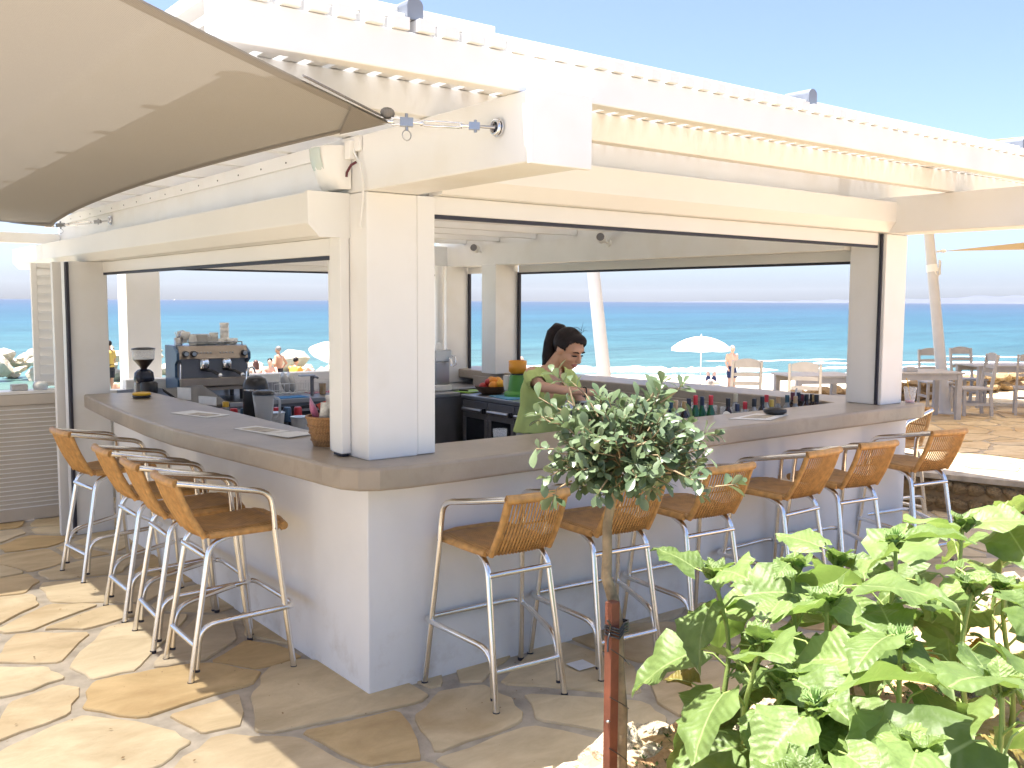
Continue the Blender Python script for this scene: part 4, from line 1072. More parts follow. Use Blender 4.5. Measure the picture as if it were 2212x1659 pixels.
sheetitem([(2.56, .06), (2.93, .14), (3.05, -.02), (2.72, -.13)], 'glossy menu under the black ashtray on the front counter', gp='menus on the counter', extra=[(2.65, .04), (2.85, .09), (2.95, -.0), (2.75, -.07)])
m_ = MB(); m_.prism([(-.055, -.05), (.05, -.055), (.055, .05), (-.05, .055)], 0, .002); item('paper_slip', 'small white paper slip lying on the flagstones behind the tree trunk', 'paper', (1.01, -.33, .0175), m_, M_paper)
# ashtrays
t = thing('ashtray', 'round black ashtray with yellow top on the left counter', 'ashtray', (.03, 3.42, WT))
m_ = MB(); m_.lathe([(.058, 0), (.066, .006), (.064, .02), (.05, .022), (.045, .008), (0.001, .008)], 18); obj('dish', m_, M_dark, t)
m_ = MB(); m_.lathe([(.052, .0225), (.064, .021), (.066, .032), (.060, .04), (.05, .036)], 18); obj('rim', m_, M_yel, t)
m_ = MB(); m_.lathe([(.058, 0), (.073, .012), (.074, .03), (.066, .036), (.05, .028), (.04, .012), (.001, .010)], 20); item('ashtray', 'shallow black bowl ashtray standing on the glossy menu', 'ashtray', (2.99, .04, WT + .004), m_, M_dark)
# snack basket
t = thing('basket', 'tapered wicker basket full of crisp bags beside the corner column', 'basket', (.075, .53, WT))
m_ = MB(); m_.lathe([(.075, 0), (.085, .04), (.105, .13), (.108, .14), (.100, .14), (.078, .02), (.001, .015)], 24); obj('body', m_, M_wickb, t)
m_ = MB(); m_.tube([(.106 * math.cos(a), .106 * math.sin(a), .142) for a in [R(15 * k) for k in range(24)]], .008, 6, closed=True)
for zz, r_ in ((.03, .084), (.065, .093), (.10, .1)): m_.tube([(r_ * math.cos(a), r_ * math.sin(a), zz) for a in [R(15 * k) for k in range(24)]], .005, 5, closed=True)
obj('rim', m_, M_wickb, t)
bagm = [pm('crisp_bag_' + n_, c, .3, var=.6, vs_=22, bump=.3, bs=40) for n_, c in (('white', (.68, .64, .58)), ('pink', (.55, .15, .28)), ('amber', (.62, .28, .06)), ('red', (.5, .08, .05)))]
for k, (dx, dy, dz, tl, mi, lab) in enumerate(((-.03, -.04, .13, .2, 0, 'white crisp bag with orange print at the front of the basket'), (-.05, .03, .15, -.3, 1, 'pink crisp bag leaning at the left of the basket'), (.03, -.01, .16, .1, 0, 'white crisp bag standing upright in the middle of the basket'), (.05, .05, .13, .4, 3, 'red crisp bag at the back of the basket'), (-.01, -.07, .11, -.6, 2, 'amber crisp bag lying across the basket front'))):
    m_ = MB(); g = []
    for j in range(7):
        v = j / 6; g.append([(.05 * (u * 2 - 1) * (1 - .12 * math.sin(math.pi * v)), .018 * math.sin(math.pi * v) * math.sin(math.pi * u), .13 * v - .03) for u in [i / 6 for i in range(7)]])
    m_.sheet(g); m_.sheet([[(x, -y - .0005, z) for x, y, z in r_] for r_ in g])
    o = item('crisp_bag', lab, 'crisp bag', (.075 + dx, .53 + dy, WT + dz - .01), m_, bagm[mi], 'bags in the basket'); o.rotation_euler = (tl, tl * .6, k * 1.1)
# plastic cup with straw at the far right corner
t = thing('plastic_cup', 'clear plastic cup with straw and a little pink drink at the right counter end', 'cup', (4.42, -.06, WT - .004))
m_ = MB(); m_.lathe([(.032, 0), (.046, .118), (.0445, .118), (.031, .004)], 20); obj('cup', m_, M_clear, t)
m_ = MB(); m_.lathe([(.030, .005), (.0325, .022)], 16); obj('drink', m_, pm('pink_drink', (.75, .2, .2), .2, bump=0), t)
m_ = MB(); m_.tube([(.015, 0, .02), (-.03, 0, .12), (-.06, -.01, .165), (-.075, -.01, .185)], .0035, 6); obj('straw', m_, M_yel, t)
# bottles on the speed rail
def bottle(loc, h, glass, cap, lab, pour=False, r_=.036):
    t = thing('bottle', lab, 'bottle', loc, 0, 'bottles behind the front counter')
    m_ = MB(); m_.lathe([(r_ * .9, 0), (r_, .006), (r_, h * .56), (r_ * .85, h * .64), (r_ * .42, h * .76), (r_ * .38, h * .88), (r_ * .40, h * .9)], 16); obj('glass', m_, glass, t)
    m_ = MB(); m_.lathe([(r_ * 1.012, h * .16), (r_ * 1.012, h * .48)], 16, caps=False); obj('paper_label', m_, M_paper, t)
    m_ = MB(); m_.lathe([(r_ * .44, h * .80), (r_ * .46, h * .985), (r_ * .42, h)], 14); obj('cap', m_, cap, t)
    if pour:
        m_ = MB(); m_.tube([(0, 0, h), (.0, .0, h + .03), (.014, 0, h + .055)], .006, 6); obj('pourer', m_, M_steel, t)
capm = {n_: pm('cap_' + n_, c, .4, bump=0) for n_, c in dict(gold=(.45, .30, .12), tan=(.50, .33, .18), navy=(.02, .03, .07), red=(.55, .02, .03), black=(.012, .012, .015), cream=(.62, .55, .38), teal=(.03, .09, .12), maroon=(.12, .012, .03), yellow=(.6, .42, .08)).items()}
BT = [(462, 740, 'clear', 'gold', .42), (590, 770, 'clear', 'tan', .36), (672, 780, 'dark', 'gold', .45), (715, 752, 'clear', 'navy', .52), (780, 722, 'green', 'red', .46), (843, 736, 'green', 'navy', .50), (928, 722, 'green', 'red', .40), (1092, 750, 'dark', 'black', .44),
      (1165, 708, 'clear', 'cream', .56), (1180, 805, 'clear', 'navy', .37), (1255, 785, 'clear', 'red', .42), (1343, 755, 'clear', 'black', .37), (1421, 735, 'dark', 'black', .42), (1461, 718, 'clear', 'red', .54), (1511, 765, 'clear', 'yellow', .40), (1575, 735, 'clear', 'tan', .55), (1660, 720, 'clear', 'teal', .44),
      (1715, 694, 'dark', 'maroon', .50), (1740, 730, 'clear', 'tan', .38), (1772, 694, 'dark', 'navy', .58), (1840, 685, 'dark', 'maroon', .60), (1845, 712, 'dark', 'black', .44), (1900, 700, 'dark', 'navy', .55), (1937, 714, 'dark', 'gold', .44), (1975, 698, 'dark', 'maroon', .54), (2015, 700, 'dark', 'black', .46), (2085, 704, 'dark', 'black', .42), (700, 800, 'clear', 'cream', .60), (540, 790, 'dark', 'teal', .55)]
gm = dict(clear=M_cglass, dark=M_bglass, green=M_gglass)
inv = cam.matrix_world.to_3x3()
def ray_at_y(u, v, y):
    d = inv @ V(((u - 1106) / 2080, -(v - 829.5) / 2080, -1)); return CAM + d * ((y - CAM.y) / d.y)
seenb = {}
BL = {4: 'green wine bottle with red cap, first of the two red capped ones beside the tree', 5: 'green bottle with dark cap between the two red capped bottles', 6: 'green bottle with red cap and dark label, right of the other red capped bottle', 7: 'dark bottle with tall black cap right of the green bottles', 8: 'clear bottle with cream cap behind the dark blue capped one', 9: 'short clear bottle with dark blue cap next to the glossy menu', 10: 'clear bottle with red cap above the glossy menu', 11: 'clear bottle with black cap just behind the ashtray menu', 12: 'dark bottle with black and gold neck left of the ashtray', 13: 'clear bottle with red cap just behind the black necked bottle', 14: 'clear bottle with yellow cap above the ashtray', 16: 'clear bottle with teal cap left of the dark bottle cluster'}
for k, (cx, cy, gl, cp, y) in enumerate(BT):
    u, v = (2400 + cx * .4069) * .553, (1250 + cy * .4069) * .553
    p = ray_at_y(u, v, y)
    h = max(.16, p.z - .896)
    r_ = .038 if gl == 'dark' and cx > 1700 else .034
    x = min(max(p.x, .8), 3.98)
    zt = .896
    if x > 3.96: pass
    where = 'behind the small tree' if cx < 750 else 'above the glossy menu' if cx < 1600 else 'beside the right column'
    nth = seenb.setdefault((gl, cp, where), 0); seenb[(gl, cp, where)] += 1
    lab = BL.get(k) or '%s bottle with %s cap %s%s' % (dict(clear='clear glass', dark='dark', green='green')[gl], cp, where, ['', ', second from left', ', third from left'][nth])
    bottle((x, y - .0, zt), h, gm[gl], capm[cp], lab, k == 18, r_)
M_funnel = pm('white_funnel_plastic', (.7, .69, .66), .35, bump=0)
t = thing('funnel', 'white plastic funnel lying on its side between the bottles', 'funnel', (2.88, .40, 1.02))
m_ = MB(); m_.lathe([(.012, -.06), (.014, -.01), (.055, .07), (.057, .075), (.053, .07)], 18, (0, 0, 0), Matrix.Rotation(R(75), 4, 'Y') @ Matrix.Rotation(R(10), 4, 'X')); obj('cone', m_, M_funnel, t)
m_ = MB(); m_.box(-.05, .05, -.05, .05, -.122, -.05); obj('stand', m_, M_steel_d, t)
gl0 = None
for k in range(12):
    m_ = MB(); m_.lathe([(.028, 0), (.033, .10), (.031, .10), (.026, .006)], 14)
    if gl0 is None: gl0 = m_.mesh('tumbler'); gl0.materials.append(M_clear)
    o = obj('tumbler', gl0, None, None, loc=(3.935, .62 + k * .105, .887)); tag(o, 'upturned clear tumbler in the row along the right counter', 'glass', 'tumblers along the right counter')
m_ = MB(); m_.lathe([(.034, 0), (.040, .10), (.038, .10), (.032, .008)], 10); item('glass', 'short faceted glass standing behind the front counter near the corner column', 'glass', (1.05, .40, 1.02), m_, M_clear)
m_ = MB(); m_.box(-.09, .09, -.06, .06, 0, .124); item('wash_box', 'dark box under the faceted glass behind the front counter', 'box', (1.05, .41, .8955), m_, M_steel_d)
t = thing('paper_cup', 'tall grey takeaway cup with black lid in front of the woman', 'cup', (1.75, .50, .8955))
m_ = MB(); m_.lathe([(.05, 0), (.062, .30)], 18); obj('cup', m_, pm('grey_card', (.50, .47, .44), .6, bump=0), t); m_ = MB(); m_.lathe([(.066, .301), (.066, .318), (.058, .325)], 18); obj('lid', m_, M_dark, t)
# ---- back right: fruit bowl, juicer, dispenser, boards
CT = .8865
t = thing('fruit_bowl', 'dark wicker fruit bowl by the inner corner column', 'bowl', (3.66, 4.02, CT))
m_ = MB(); m_.lathe([(.10, 0), (.13, .02), (.175, .075), (.18, .082), (.165, .078), (.11, .02), (.001, .016)], 20); obj('bowl', m_, pm('dark_wicker', (.09, .045, .025), .6, bump=.5, bs=50), t)
fr_rnd = random.Random(2)
M_fr = {'orange': pm('orange_peel', (.72, .26, .02), .45, var=.1, bump=.25, bs=120), 'peach': pm('peach_skin', (.70, .33, .05), .5, var=.35, vs_=9, bump=0), 'apple': pm('red_apple_skin', (.42, .035, .03), .3, var=.3, vs_=12, bump=0), 'melon': pm('melon_rind', (.70, .36, .03), .5, var=.15, bump=.2)}
for nm, dx, dy, dz, r_, lab in (('apple', .02, .10, .075, .042, 'red apple at the left of the fruit bowl'), ('apple', -.06, .07, .07, .043, 'dark red apple at the front left of the fruit bowl'), ('apple', -.02, .03, .115, .04, 'red apple on top of the left fruits'), ('peach', .04, .06, .13, .042, 'yellow peach on top at the left of the fruit heap'), ('peach', .06, -.02, .13, .043, 'yellow peach in the middle of the fruit heap'), ('orange', -.03, -.07, .085, .05, 'big orange at the front of the fruit bowl'), ('orange', .0, -.03, .13, .044, 'orange on top of the fruit heap'), ('melon', .03, -.11, .10, .052, 'pale orange melon at the right of the fruit bowl'), ('orange', .09, .05, .08, .046, 'orange at the back of the fruit bowl')):
    m_ = MB(); m_.ell((0, 0, 0), (r_, r_, r_ * .93), 14, 10); item(nm, lab, 'fruit', (3.66 + dx, 4.02 + dy, CT + dz), m_, M_fr[nm], 'fruit in the bowl')
t = thing('citrus_juicer', 'green citrus juicer with orange bowl and white jug at the inner corner', 'juicer', (3.68, 3.62, CT), R(-25))
m_ = MB(); m_.lathe([(.13, 0), (.135, .03), (.12, .05), (.095, .06)], 20); m_.lathe([(.098, .055), (.078, .20), (.07, .215)], 20); obj('base', m_, M_grn, t)
m_ = MB(); m_.lathe([(.062, .212), (.062, .228)], 16); obj('collar', m_, M_dark, t)
m_ = MB(); m_.lathe([(.066, .229), (.088, .25), (.09, .355), (.082, .355), (.076, .26), (.02, .275), (.001, .33)], 20); m_.bar((.06, .06, .225), (.10, .11, .185), .03, .02); obj('bowl', m_, M_org, t)
m_ = MB(); m_.tube([(-.06, .105, .055), (-.06, .105, .12), (-.06, .105, .20)], [.05, .062, .06], 14); obj('jug', m_, M_china, t)
t = thing('juice_dispenser', 'clear countertop juice dispenser with steel tap behind the corner column', 'dispenser', (3.33, 4.5, .9015))
m_ = MB(); m_.box(-.10, .10, -.10, .10, 0, .06); obj('base', m_, M_alu_w, t, bevel=.008)
m_ = MB(); m_.box(-.085, .085, -.085, .085, .061, .30); obj('tank', m_, M_steel, t, bevel=.012)
m_ = MB(); m_.box(-.10, .10, -.10, .10, .301, .42); obj('top_tank', m_, M_frost, t, bevel=.01)
m_ = MB(); m_.lathe([(.04, .421), (.035, .47), (.02, .49)], 14); obj('lid', m_, M_alu_w, t)
m_ = MB(); m_.tube([(.06, -.10, .33), (.06, -.14, .32), (.06, -.145, .26)], .014, 8); m_.tube([(.09, -.11, .36), (.12, -.13, .36), (.13, -.13, .27), (.10, -.12, .25)], .008, 6); obj('tap', m_, M_chrome, t)
m_ = MB(); m_.prism([(-.16, -.1), (.14, -.12), (.16, .1), (-.14, .12)], 0, .01); item('cutting_board', 'green cutting board on the steel counter left of the fruit bowl', 'cutting board', (3.60, 4.42 - .12, CT), m_, pm('lime_board', (.25, .45, .05), .5, bump=0), rotz=.3, bevel=.003)
m_ = MB(); m_.prism([(-.2, -.09), (.2, -.1), (.2, .09), (-.2, .1)], 0, .008); item('cutting_board', 'pale blue cutting mat under the juicer', 'cutting board', (3.53, 3.60, CT - .0005), m_, pm('blue_mat', (.10, .30, .50), .5, bump=0), rotz=1.4)
t = thing('knife', 'kitchen knife with black handle lying on the green cutting board', 'knife', (3.53, 4.25, CT + .0115), 1.9)
m_ = MB(); m_.box(0, .11, -.008, .008, 0, .014); obj('handle', m_, M_dark, t, bevel=.003); m_ = MB(); m_.prism([(-.15, 0), (-.002, -.012), (-.002, .012), (-.12, .012)], .004, .006); obj('blade', m_, M_steel, t)
# ---- espresso machine and its load
em = thing('coffee_machine', 'steel two group espresso machine with blue side panel behind the left counter', 'coffee machine', (1.11, 5.02, .9015), R(-6))
m_ = MB(); m_.box(-.31, .31, -.18, .22, .10, .47); obj('body', m_, M_steel_d, em, bevel=.01)
for s in (-1, 1):
    m_ = MB(); m_.prism([(-.26, .08), (.23, .08), (.23, .50), (-.10, .50), (-.24, .44), (-.24, .38), (-.16, .34), (-.16, .22), (-.26, .2)], .32 * s - .012, .32 * s + .012, YZ(0)); obj('side_panel', m_, M_blue, em, bevel=.003)
M_bsteel = pm('warm_steel', (.36, .30, .25), .35, .85, var=.1, bump=.04)
m_ = MB(); m_.prism([(-.245, .385), (-.10, .385), (-.10, .50), (-.20, .50)], -.306, .306, YZ(0)); obj('control_panel', m_, M_bsteel, em, bevel=.004)
m_ = MB(); m_.box(-.30, .30, -.09, .22, .478, .50); m_.tube([(-.3, -.08, .53), (.3, -.08, .53)], .006, 6); m_.tube([(-.3, -.08, .50), (-.3, -.08, .53)], .006, 6); m_.tube([(.3, -.08, .50), (.3, -.08, .53)], .006, 6); obj('cup_rail', m_, M_steel, em)
m_ = MB(); m_.box(-.32, .32, -.32, -.262, .145, .215); m_.box(-.30, .30, -.262, .18, .10, .13); obj('drip_tray', m_, M_bsteel, em, bevel=.006)
for x in (-.255, -.185, .27):
    m_ = MB(); m_.lathe([(.028, 0), (.026, .05), (.022, .055)], 14, (0, 0, 0), Matrix(((1, 0, 0, x), (0, 0, -1, -.228), (0, 1, 0, .435), (0, 0, 0, 1)))); k_ = obj('knob', m_, M_dark, em)
    m_ = MB(); m_.lathe([(.019, .0555), (.019, .06)], 12, (0, 0, 0), Matrix(((1, 0, 0, x), (0, 0, -1, -.228), (0, 1, 0, .435), (0, 0, 0, 1)))); obj('cap', m_, M_steel, k_)
for gx in (-.08, .12):
    for i in range(5):
        m_ = MB(); m_.lathe([(.008, 0), (.007, .008)], 8, (0, 0, 0), Matrix(((1, 0, 0, gx - .06 + i * .028), (0, 0, -1, -.226), (0, 1, 0, .44), (0, 0, 0, 1)))); obj('button', m_, M_steel, em)
    m_ = MB(); m_.lathe([(.045, .30), (.05, .36), (.045, .384)], 16, (gx, -.20, 0)); obj('group_head', m_, M_chrome, em)
    m_ = MB(); m_.tube([(gx, -.21, .285), (gx + .05, -.30, .275), (gx + .09, -.36, .245)], [.013, .015, .018], 10); m_.lathe([(.036, .275), (.04, .298)], 14, (gx, -.20, 0)); pf = obj('portafilter', m_, M_dark, em)
    m_ = MB(); m_.ell((gx + .096, -.372, .24), .021, 12, 8); obj('cap', m_, M_chrome, pf)
for s in (-1, 1):
    m_ = MB(); m_.tube([(.29 * s, -.2, .36), (.30 * s, -.25, .33), (.31 * s, -.27, .20)], .006, 6); obj('steam_wand', m_, M_chrome, em)
for sx in (-1, 1):
    for sy in (-1, 1):
        m_ = MB(); m_.lathe([(.02, 0), (.022, .10)], 10, (.27 * sx, .02 + .17 * sy, 0)); obj('foot', m_, M_dark, em)
def cup_mesh(r_, h):
    m_ = MB(); m_.lathe([(r_ * .6, 0), (r_ * .85, h * .3), (r_, h), (r_ * .92, h), (r_ * .75, h * .3), (.001, h * .1)], 16)
    m_.tube([(r_ * .9, 0, h * .85), (r_ * 1.45, 0, h * .75), (r_ * 1.4, 0, h * .35), (r_ * .85, 0, h * .28)], r_ * .09, 6)
    me = m_.mesh('cup'); me.materials.append(M_china); return me
cm1, cm2 = cup_mesh(.036, .055), cup_mesh(.044, .065)
def on_machine(x, y, z): return em.matrix_basis @ V((x, y, z))
EMm = Matrix.Translation((1.11, 5.02, .9015)) @ Matrix.Rotation(R(-6), 4, 'Z')
cr = random.Random(6)
def put(me, nm, lab, cat, x, y, z, gp, rz=None):
    p = EMm @ V((x, y, z)); o = obj(nm, me, None, None, loc=p, rotz=cr.uniform(0, 6) if rz is None else rz); return tag(o, lab, cat, gp)
GP = 'cups piled on the coffee machine'
for i in range(4): put(cm2, 'cup', ['bottom', 'second lowest', 'third', 'topmost'][i] + ' white cup of the tallest stack on the coffee machine', 'cup', .165, .02, .502 + i * .046, GP, 1.2)
for i in range(2): put(cm2, 'cup', ['lower', 'upper'][i] + ' white cup of the short stack left of the tallest stack', 'cup', .07, .04, .502 + i * .046, GP, 4)
for x in (.24, .27, .20): put(cm1, 'cup', 'small white cup at the right end of the machine top', 'cup', x, -.05 + (x - .2) * 1.8, .502, GP)
for x in (.10, .13): put(cm1, 'cup', 'small white cup at the front of the machine top', 'cup', x, -.045 + (x - .1), .502, GP)
put(cm2, 'cup', 'upturned white cup lying on the left of the machine top', 'cup', -.20, -.02, .56, GP)
m_ = MB(); m_.lathe([(.05, 0), (.085, .012), (.086, .015), (.05, .005), (.001, .004)], 20); sm_ = m_.mesh('saucer'); sm_.materials.append(M_china)
for i in range(11): put(sm_, 'saucer', 'white saucer in the tall stack in the middle of the machine top', 'saucer', -.065, -.0, .502 + i * .0085, 'saucers on the coffee machine', 0)
for i in range(9): put(sm_, 'saucer', 'white saucer in the stack right of the tall saucer stack', 'saucer', .03, -.02, .502 + i * .008, 'saucers on the coffee machine', 0).scale = (.75, .75, 1)
t = thing('milk_jug', 'pale milk jug on the left of the coffee machine top', 'jug', EMm @ V((-.14, -.04, .502)))
m_ = MB(); m_.lathe([(.034, 0), (.042, .04), (.034, .085), (.038, .10), (.034, .1), (.03, .05)], 16); obj('body', m_, M_china, t); m_ = MB(); m_.tube([(.036, 0, .085), (.065, 0, .08), (.062, 0, .035), (.04, 0, .03)], .005, 6); obj('handle', m_, M_china, t)
t = thing('cutlery_holder', 'bundle of spoons and sachets at the left end of the machine top', 'holder', EMm @ V((-.26, .0, .502)))
m_ = MB(); m_.lathe([(.035, 0), (.04, .07), (.037, .07), (.03, .01)], 14); obj('pot', m_, M_steel, t)
m_ = MB()
for k in range(7): m_.tube([(cr.uniform(-.02, .02), cr.uniform(-.02, .02), .02), (cr.uniform(-.05, .05), cr.uniform(-.05, .05), cr.uniform(.09, .14))], .004, 5)
obj('spoon', m_, M_chrome, t)
t = thing('tilted_tray', 'white oval tray leaning on the left of the machine top', 'tray', EMm @ V((-.20, .03, .51)))
m_ = MB(); m_.tube([(0, -.005, .07), (0, .01, .072)], [.062, .062], 20); o = obj('dish', m_, M_china, t); o.rotation_euler = (-.3, 0, .4)
# grinder
gx_ = thing('coffee_grinder', 'black coffee grinder with clear bean hopper left of the coffee machine', 'coffee grinder', (.43, 4.68, .9015), R(-10))
m_ = MB(); m_.box(-.09, .09, -.10, .12, 0, .06); m_.box(-.075, .06, .0, .11, .061, .20); obj('base', m_, pm('grey_metal', (.36, .34, .33), .4, .3, bump=0), gx_, bevel=.01)
m_ = MB(); m_.lathe([(.055, .08), (.072, .10), (.074, .20), (.06, .215)], 18, (.03, -.03, 0)); obj('doser', m_, M_dark, gx_)
m_ = MB(); m_.lathe([(.07, .20), (.085, .23), (.078, .29), (.05, .315), (.03, .32)], 18, (.0, .03, 0)); obj('burr_housing', m_, pm('blue_black', (.012, .016, .035), .25, bump=0), gx_)
m_ = MB(); m_.lathe([(.026, .321), (.032, .335), (.085, .40), (.087, .405)], 20, (0, .03, 0)); m_.add([V((.086 * math.cos(R(18 * k)), .03 + .086 * math.sin(R(18 * k)), .404)) for k in range(20)], [tuple(range(20))]); obj('beans', m_, pm('coffee_beans', (.03, .016, .012), .35, bump=.8, bs=120), gx_)
m_ = MB(); m_.lathe([(.089, .406), (.098, .49), (.096, .49), (.087, .406)], 20, (0, .03, 0), caps=False); obj('hopper', m_, M_clear, gx_)
m_ = MB(); m_.lathe([(.10, .491), (.098, .50), (.05, .508)], 20, (0, .03, 0)); obj('lid', m_, M_dark, gx_)
# till terminal
t = thing('till_screen', 'black slanted till terminal behind the left counter', 'till', (.52, 3.72, .8715), R(20))
m_ = MB(); m_.box(-.16, .16, -.12, .16, 0, .05); m_.box(-.04, .04, .02, .1, .051, .14); obj('stand', m_, M_dark, t, bevel=.006)
m_ = MB(); m_.prism([(-.20, .10), (.13, .235), (.14, .262), (-.19, .128)], -.19, .19, YZ(0)); obj('screen', m_, M_dark, t, bevel=.008)
m_ = MB(); m_.prism([(-.06, 0), (.06, 0), (.06, .09), (-.06, .09)], 0, .003, XZ(0)); o = item('card', 'cream card propped against the inner edge of the left counter by the till', 'card', (.30, 3.30, WT - .02), m_, M_paper, rotz=-1.0)
m_ = MB(); m_.prism([(-.08, 0), (.08, 0), (.08, .06), (-.08, .06)], 0, .003, XZ(0)); item('card', 'long cream card propped at the counter edge beside the yellow cap', 'card', (.31, 2.85, WT - .02), m_, M_paper, rotz=-1.1)
t = thing('sauce_bottle', 'small bottle with yellow cap behind the left counter', 'bottle', (.50, 3.0, .8715)); m_ = MB(); m_.lathe([(.03, 0), (.03, .15), (.018, .17)], 14); obj('glass', m_, M_cglass, t); m_ = MB(); m_.lathe([(.022, .171), (.024, .205), (.02, .21)], 14); obj('cap', m_, M_yel, t)
# black urn, blender, tubs
t = thing('drink_urn', 'black domed drink urn with bent spout behind the left counter', 'urn', (.74, 3.02, .8715))
m_ = MB(); m_.lathe([(.095, 0), (.095, .28)], 24); obj('body', m_, M_dark, t)
m_ = MB(); m_.lathe([(.0965, .281), (.0965, .292)], 24); obj('trim_ring', m_, M_chrome, t)
m_ = MB(); m_.lathe([(.095, .2925), (.094, .32), (.075, .365), (.04, .385), (.001, .39)], 24); obj('dome_lid', m_, M_dark, t)
m_ = MB(); m_.tube(bend([(-.07, .0, .34), (-.065, 0, .44), (-.02, 0, .46), (.0, 0, .41)], .03, 4), .008, 8); obj('spout', m_, M_chrome, t)
t = thing('blender_jar', 'clear blender jar with dark lid and handle in front of the black urn', 'blender', (.60, 2.55, .8715), R(-40))
m_ = MB(); m_.lathe([(.075, 0), (.06, .06), (.05, .075)], 18); obj('base', m_, M_dark, t)
m_ = MB(); m_.lathe([(.052, .076), (.075, .29), (.072, .29), (.05, .08)], 18); obj('jar', m_, M_frost, t)
m_ = MB(); m_.lathe([(.078, .291), (.076, .31), (.04, .322)], 18); obj('lid', m_, M_dark, t)
m_ = MB(); m_.tube(bend([(.07, 0, .27), (.115, 0, .265), (.11, 0, .13), (.06, 0, .12)], .03, 4), .009, 8); obj('handle', m_, M_frost, t)
for x, y, lab in ((.86, 2.52, 'round frosted plastic tub right of the blender'), (.82, 2.86, 'frosted plastic tub just behind the blender')):
    t = thing('plastic_tub', lab, 'tub', (x, y, .8715), 0, 'plastic tubs'); m_ = MB(); m_.lathe([(.055, 0), (.068, .115), (.065, .115), (.052, .005)], 18); obj('tub', m_, M_frost, t); m_ = MB(); m_.lathe([(.071, .1155), (.071, .124)], 18); obj('rim', m_, M_frost, t)
cc = random.Random(9)
for i in range(8):
    m_ = MB(); m_.lathe([(.028, 0), (.032, .008), (.032, .10), (.026, .115)], 12); lab = ['red drink can at the left end of the can row behind the left counter', 'second red can of the row behind the left counter', 'blue can between the red cans behind the left counter', 'red can right of the blue can behind the left counter', 'pale can in the row behind the left counter', 'red can beside the black urn', 'blue can behind the blender', 'red can at the right end of the can row, behind the tubs'][i]
    item('drink_can', lab, 'can', (.62 + i * .075, 3.38 - i * .03, .8715), m_, [M_red, M_red, M_blue, M_red, M_paper, M_red, M_blue, M_red][i], 'drink cans behind the left counter')
# dish rack, faucet, tray, bowls on the back counter
t = thing('dish_rack', 'white wire dish rack with a plate on the back counter', 'dish rack', (1.95, 4.95, .9015))
m_ = MB()
for sy in (-.14, .14):
    for z in (.03, .12): m_.tube([(-.28, sy, z), (.28, sy, z)], .004, 5)
for i in range(12):
    x = -.28 + i * .051; m_.tube([(x, -.14, .12), (x, -.14, .01), (x, .14, .01), (x, .14, .12)], .003, 5)
obj('wire_frame', m_, M_white, t)
for k in range(2):
    m_ = MB(); m_.lathe([(.05, 0), (.10, .012), (.101, .015), (.05, .005), (.001, .004)], 22, (0, 0, 0), Matrix.Translation((-.12 + k * .06, 0, .12)) @ Matrix.Rotation(R(80), 4, 'Y')); o = item('plate', 'white plate standing in the dish rack, %s one' % ('left' if k == 0 else 'right'), 'plate', (1.95, 4.95, .9015), m_, M_china, 'plates in the dish rack')
t = thing('faucet', 'steel sink faucet with tall shelf beside the dish rack', 'faucet', (2.02, 4.72, .9015)); m_ = MB(); m_.tube([(0, 0, 0), (0, 0, .19)], .018, 10); m_.tube([(0, 0, .15), (0, -.05, .19), (0, -.12, .18)], .011, 8); obj('body', m_, M_steel_d, t); m_ = MB(); m_.box(-.13, .02, -.03, .03, .191, .203); obj('shelf', m_, M_steel, t)
m_ = MB(); m_.lathe([(.10, 0), (.17, .02), (.175, .035), (.16, .03), (.09, .012), (.001, .01)], 24); item('tray', 'round black tray lying on the back counter right of the faucet', 'tray', (2.55, 4.78, .9015), m_, M_dark)
m_ = MB(); m_.lathe([(.03, 0), (.035, .11), (.03, .11)], 14); item('jar', 'brown jar standing between the dish rack and the tray', 'jar', (2.16, 4.78, .9015), m_, pm('amber_jar', (.25, .17, .09), .2, bump=0))
m_ = MB(); m_.prism([(-.2, -.1), (.2, -.1), (.2, .1), (-.2, .1)], 0, .006); item('cloth', 'blue cloth spread on the back counter in front of the rack', 'cloth', (1.72, 4.68, .9015), m_, pm('blue_cloth', (.05, .20, .45), .9, bump=.3))
m_ = MB(); m_.prism([(-.2, -.08), (.2, -.08), (.2, .08), (-.2, .08)], 0, .006); item('cloth', 'pink cloth spread under the jar on the back counter', 'cloth', (2.28, 4.98, .9015), m_, pm('pink_cloth', (.55, .12, .2), .9, bump=.3))
# things on the ledge behind the gate
t = thing('water_bottle', 'clear water bottle with blue cap on the ledge behind the gate', 'bottle', (-.20, 4.85, 1.0765))
m_ = MB(); m_.lathe([(.034, 0), (.036, .01), (.034, .06), (.036, .1), (.034, .14), (.014, .19), (.013, .2)], 14); obj('body', m_, M_cglass, t); m_ = MB(); m_.lathe([(.016, .2), (.016, .225)], 12); obj('cap', m_, pm('blue_cap', (.02, .06, .35), .4, bump=0), t); m_ = MB(); m_.lathe([(.0365, .07), (.0365, .11)], 14, caps=False); obj('paper_label', m_, M_blue, t)
m_ = MB(); m_.lathe([(.05, 0), (.06, .03), (.05, .06), (.02, .075), (.001, .078)], 16); item('plastic_bag', 'crumpled pale plastic bag on the ledge behind the gate', 'bag', (-.36, 4.85, 1.0765), m_, M_frost)
m_ = MB(); m_.box(-.06, .06, -.04, .04, 0, .05); item('card_box', 'small grey box on the gate ledge at the picture edge', 'box', (-.52, 4.85, 1.0765), m_, M_greywood, bevel=.006)

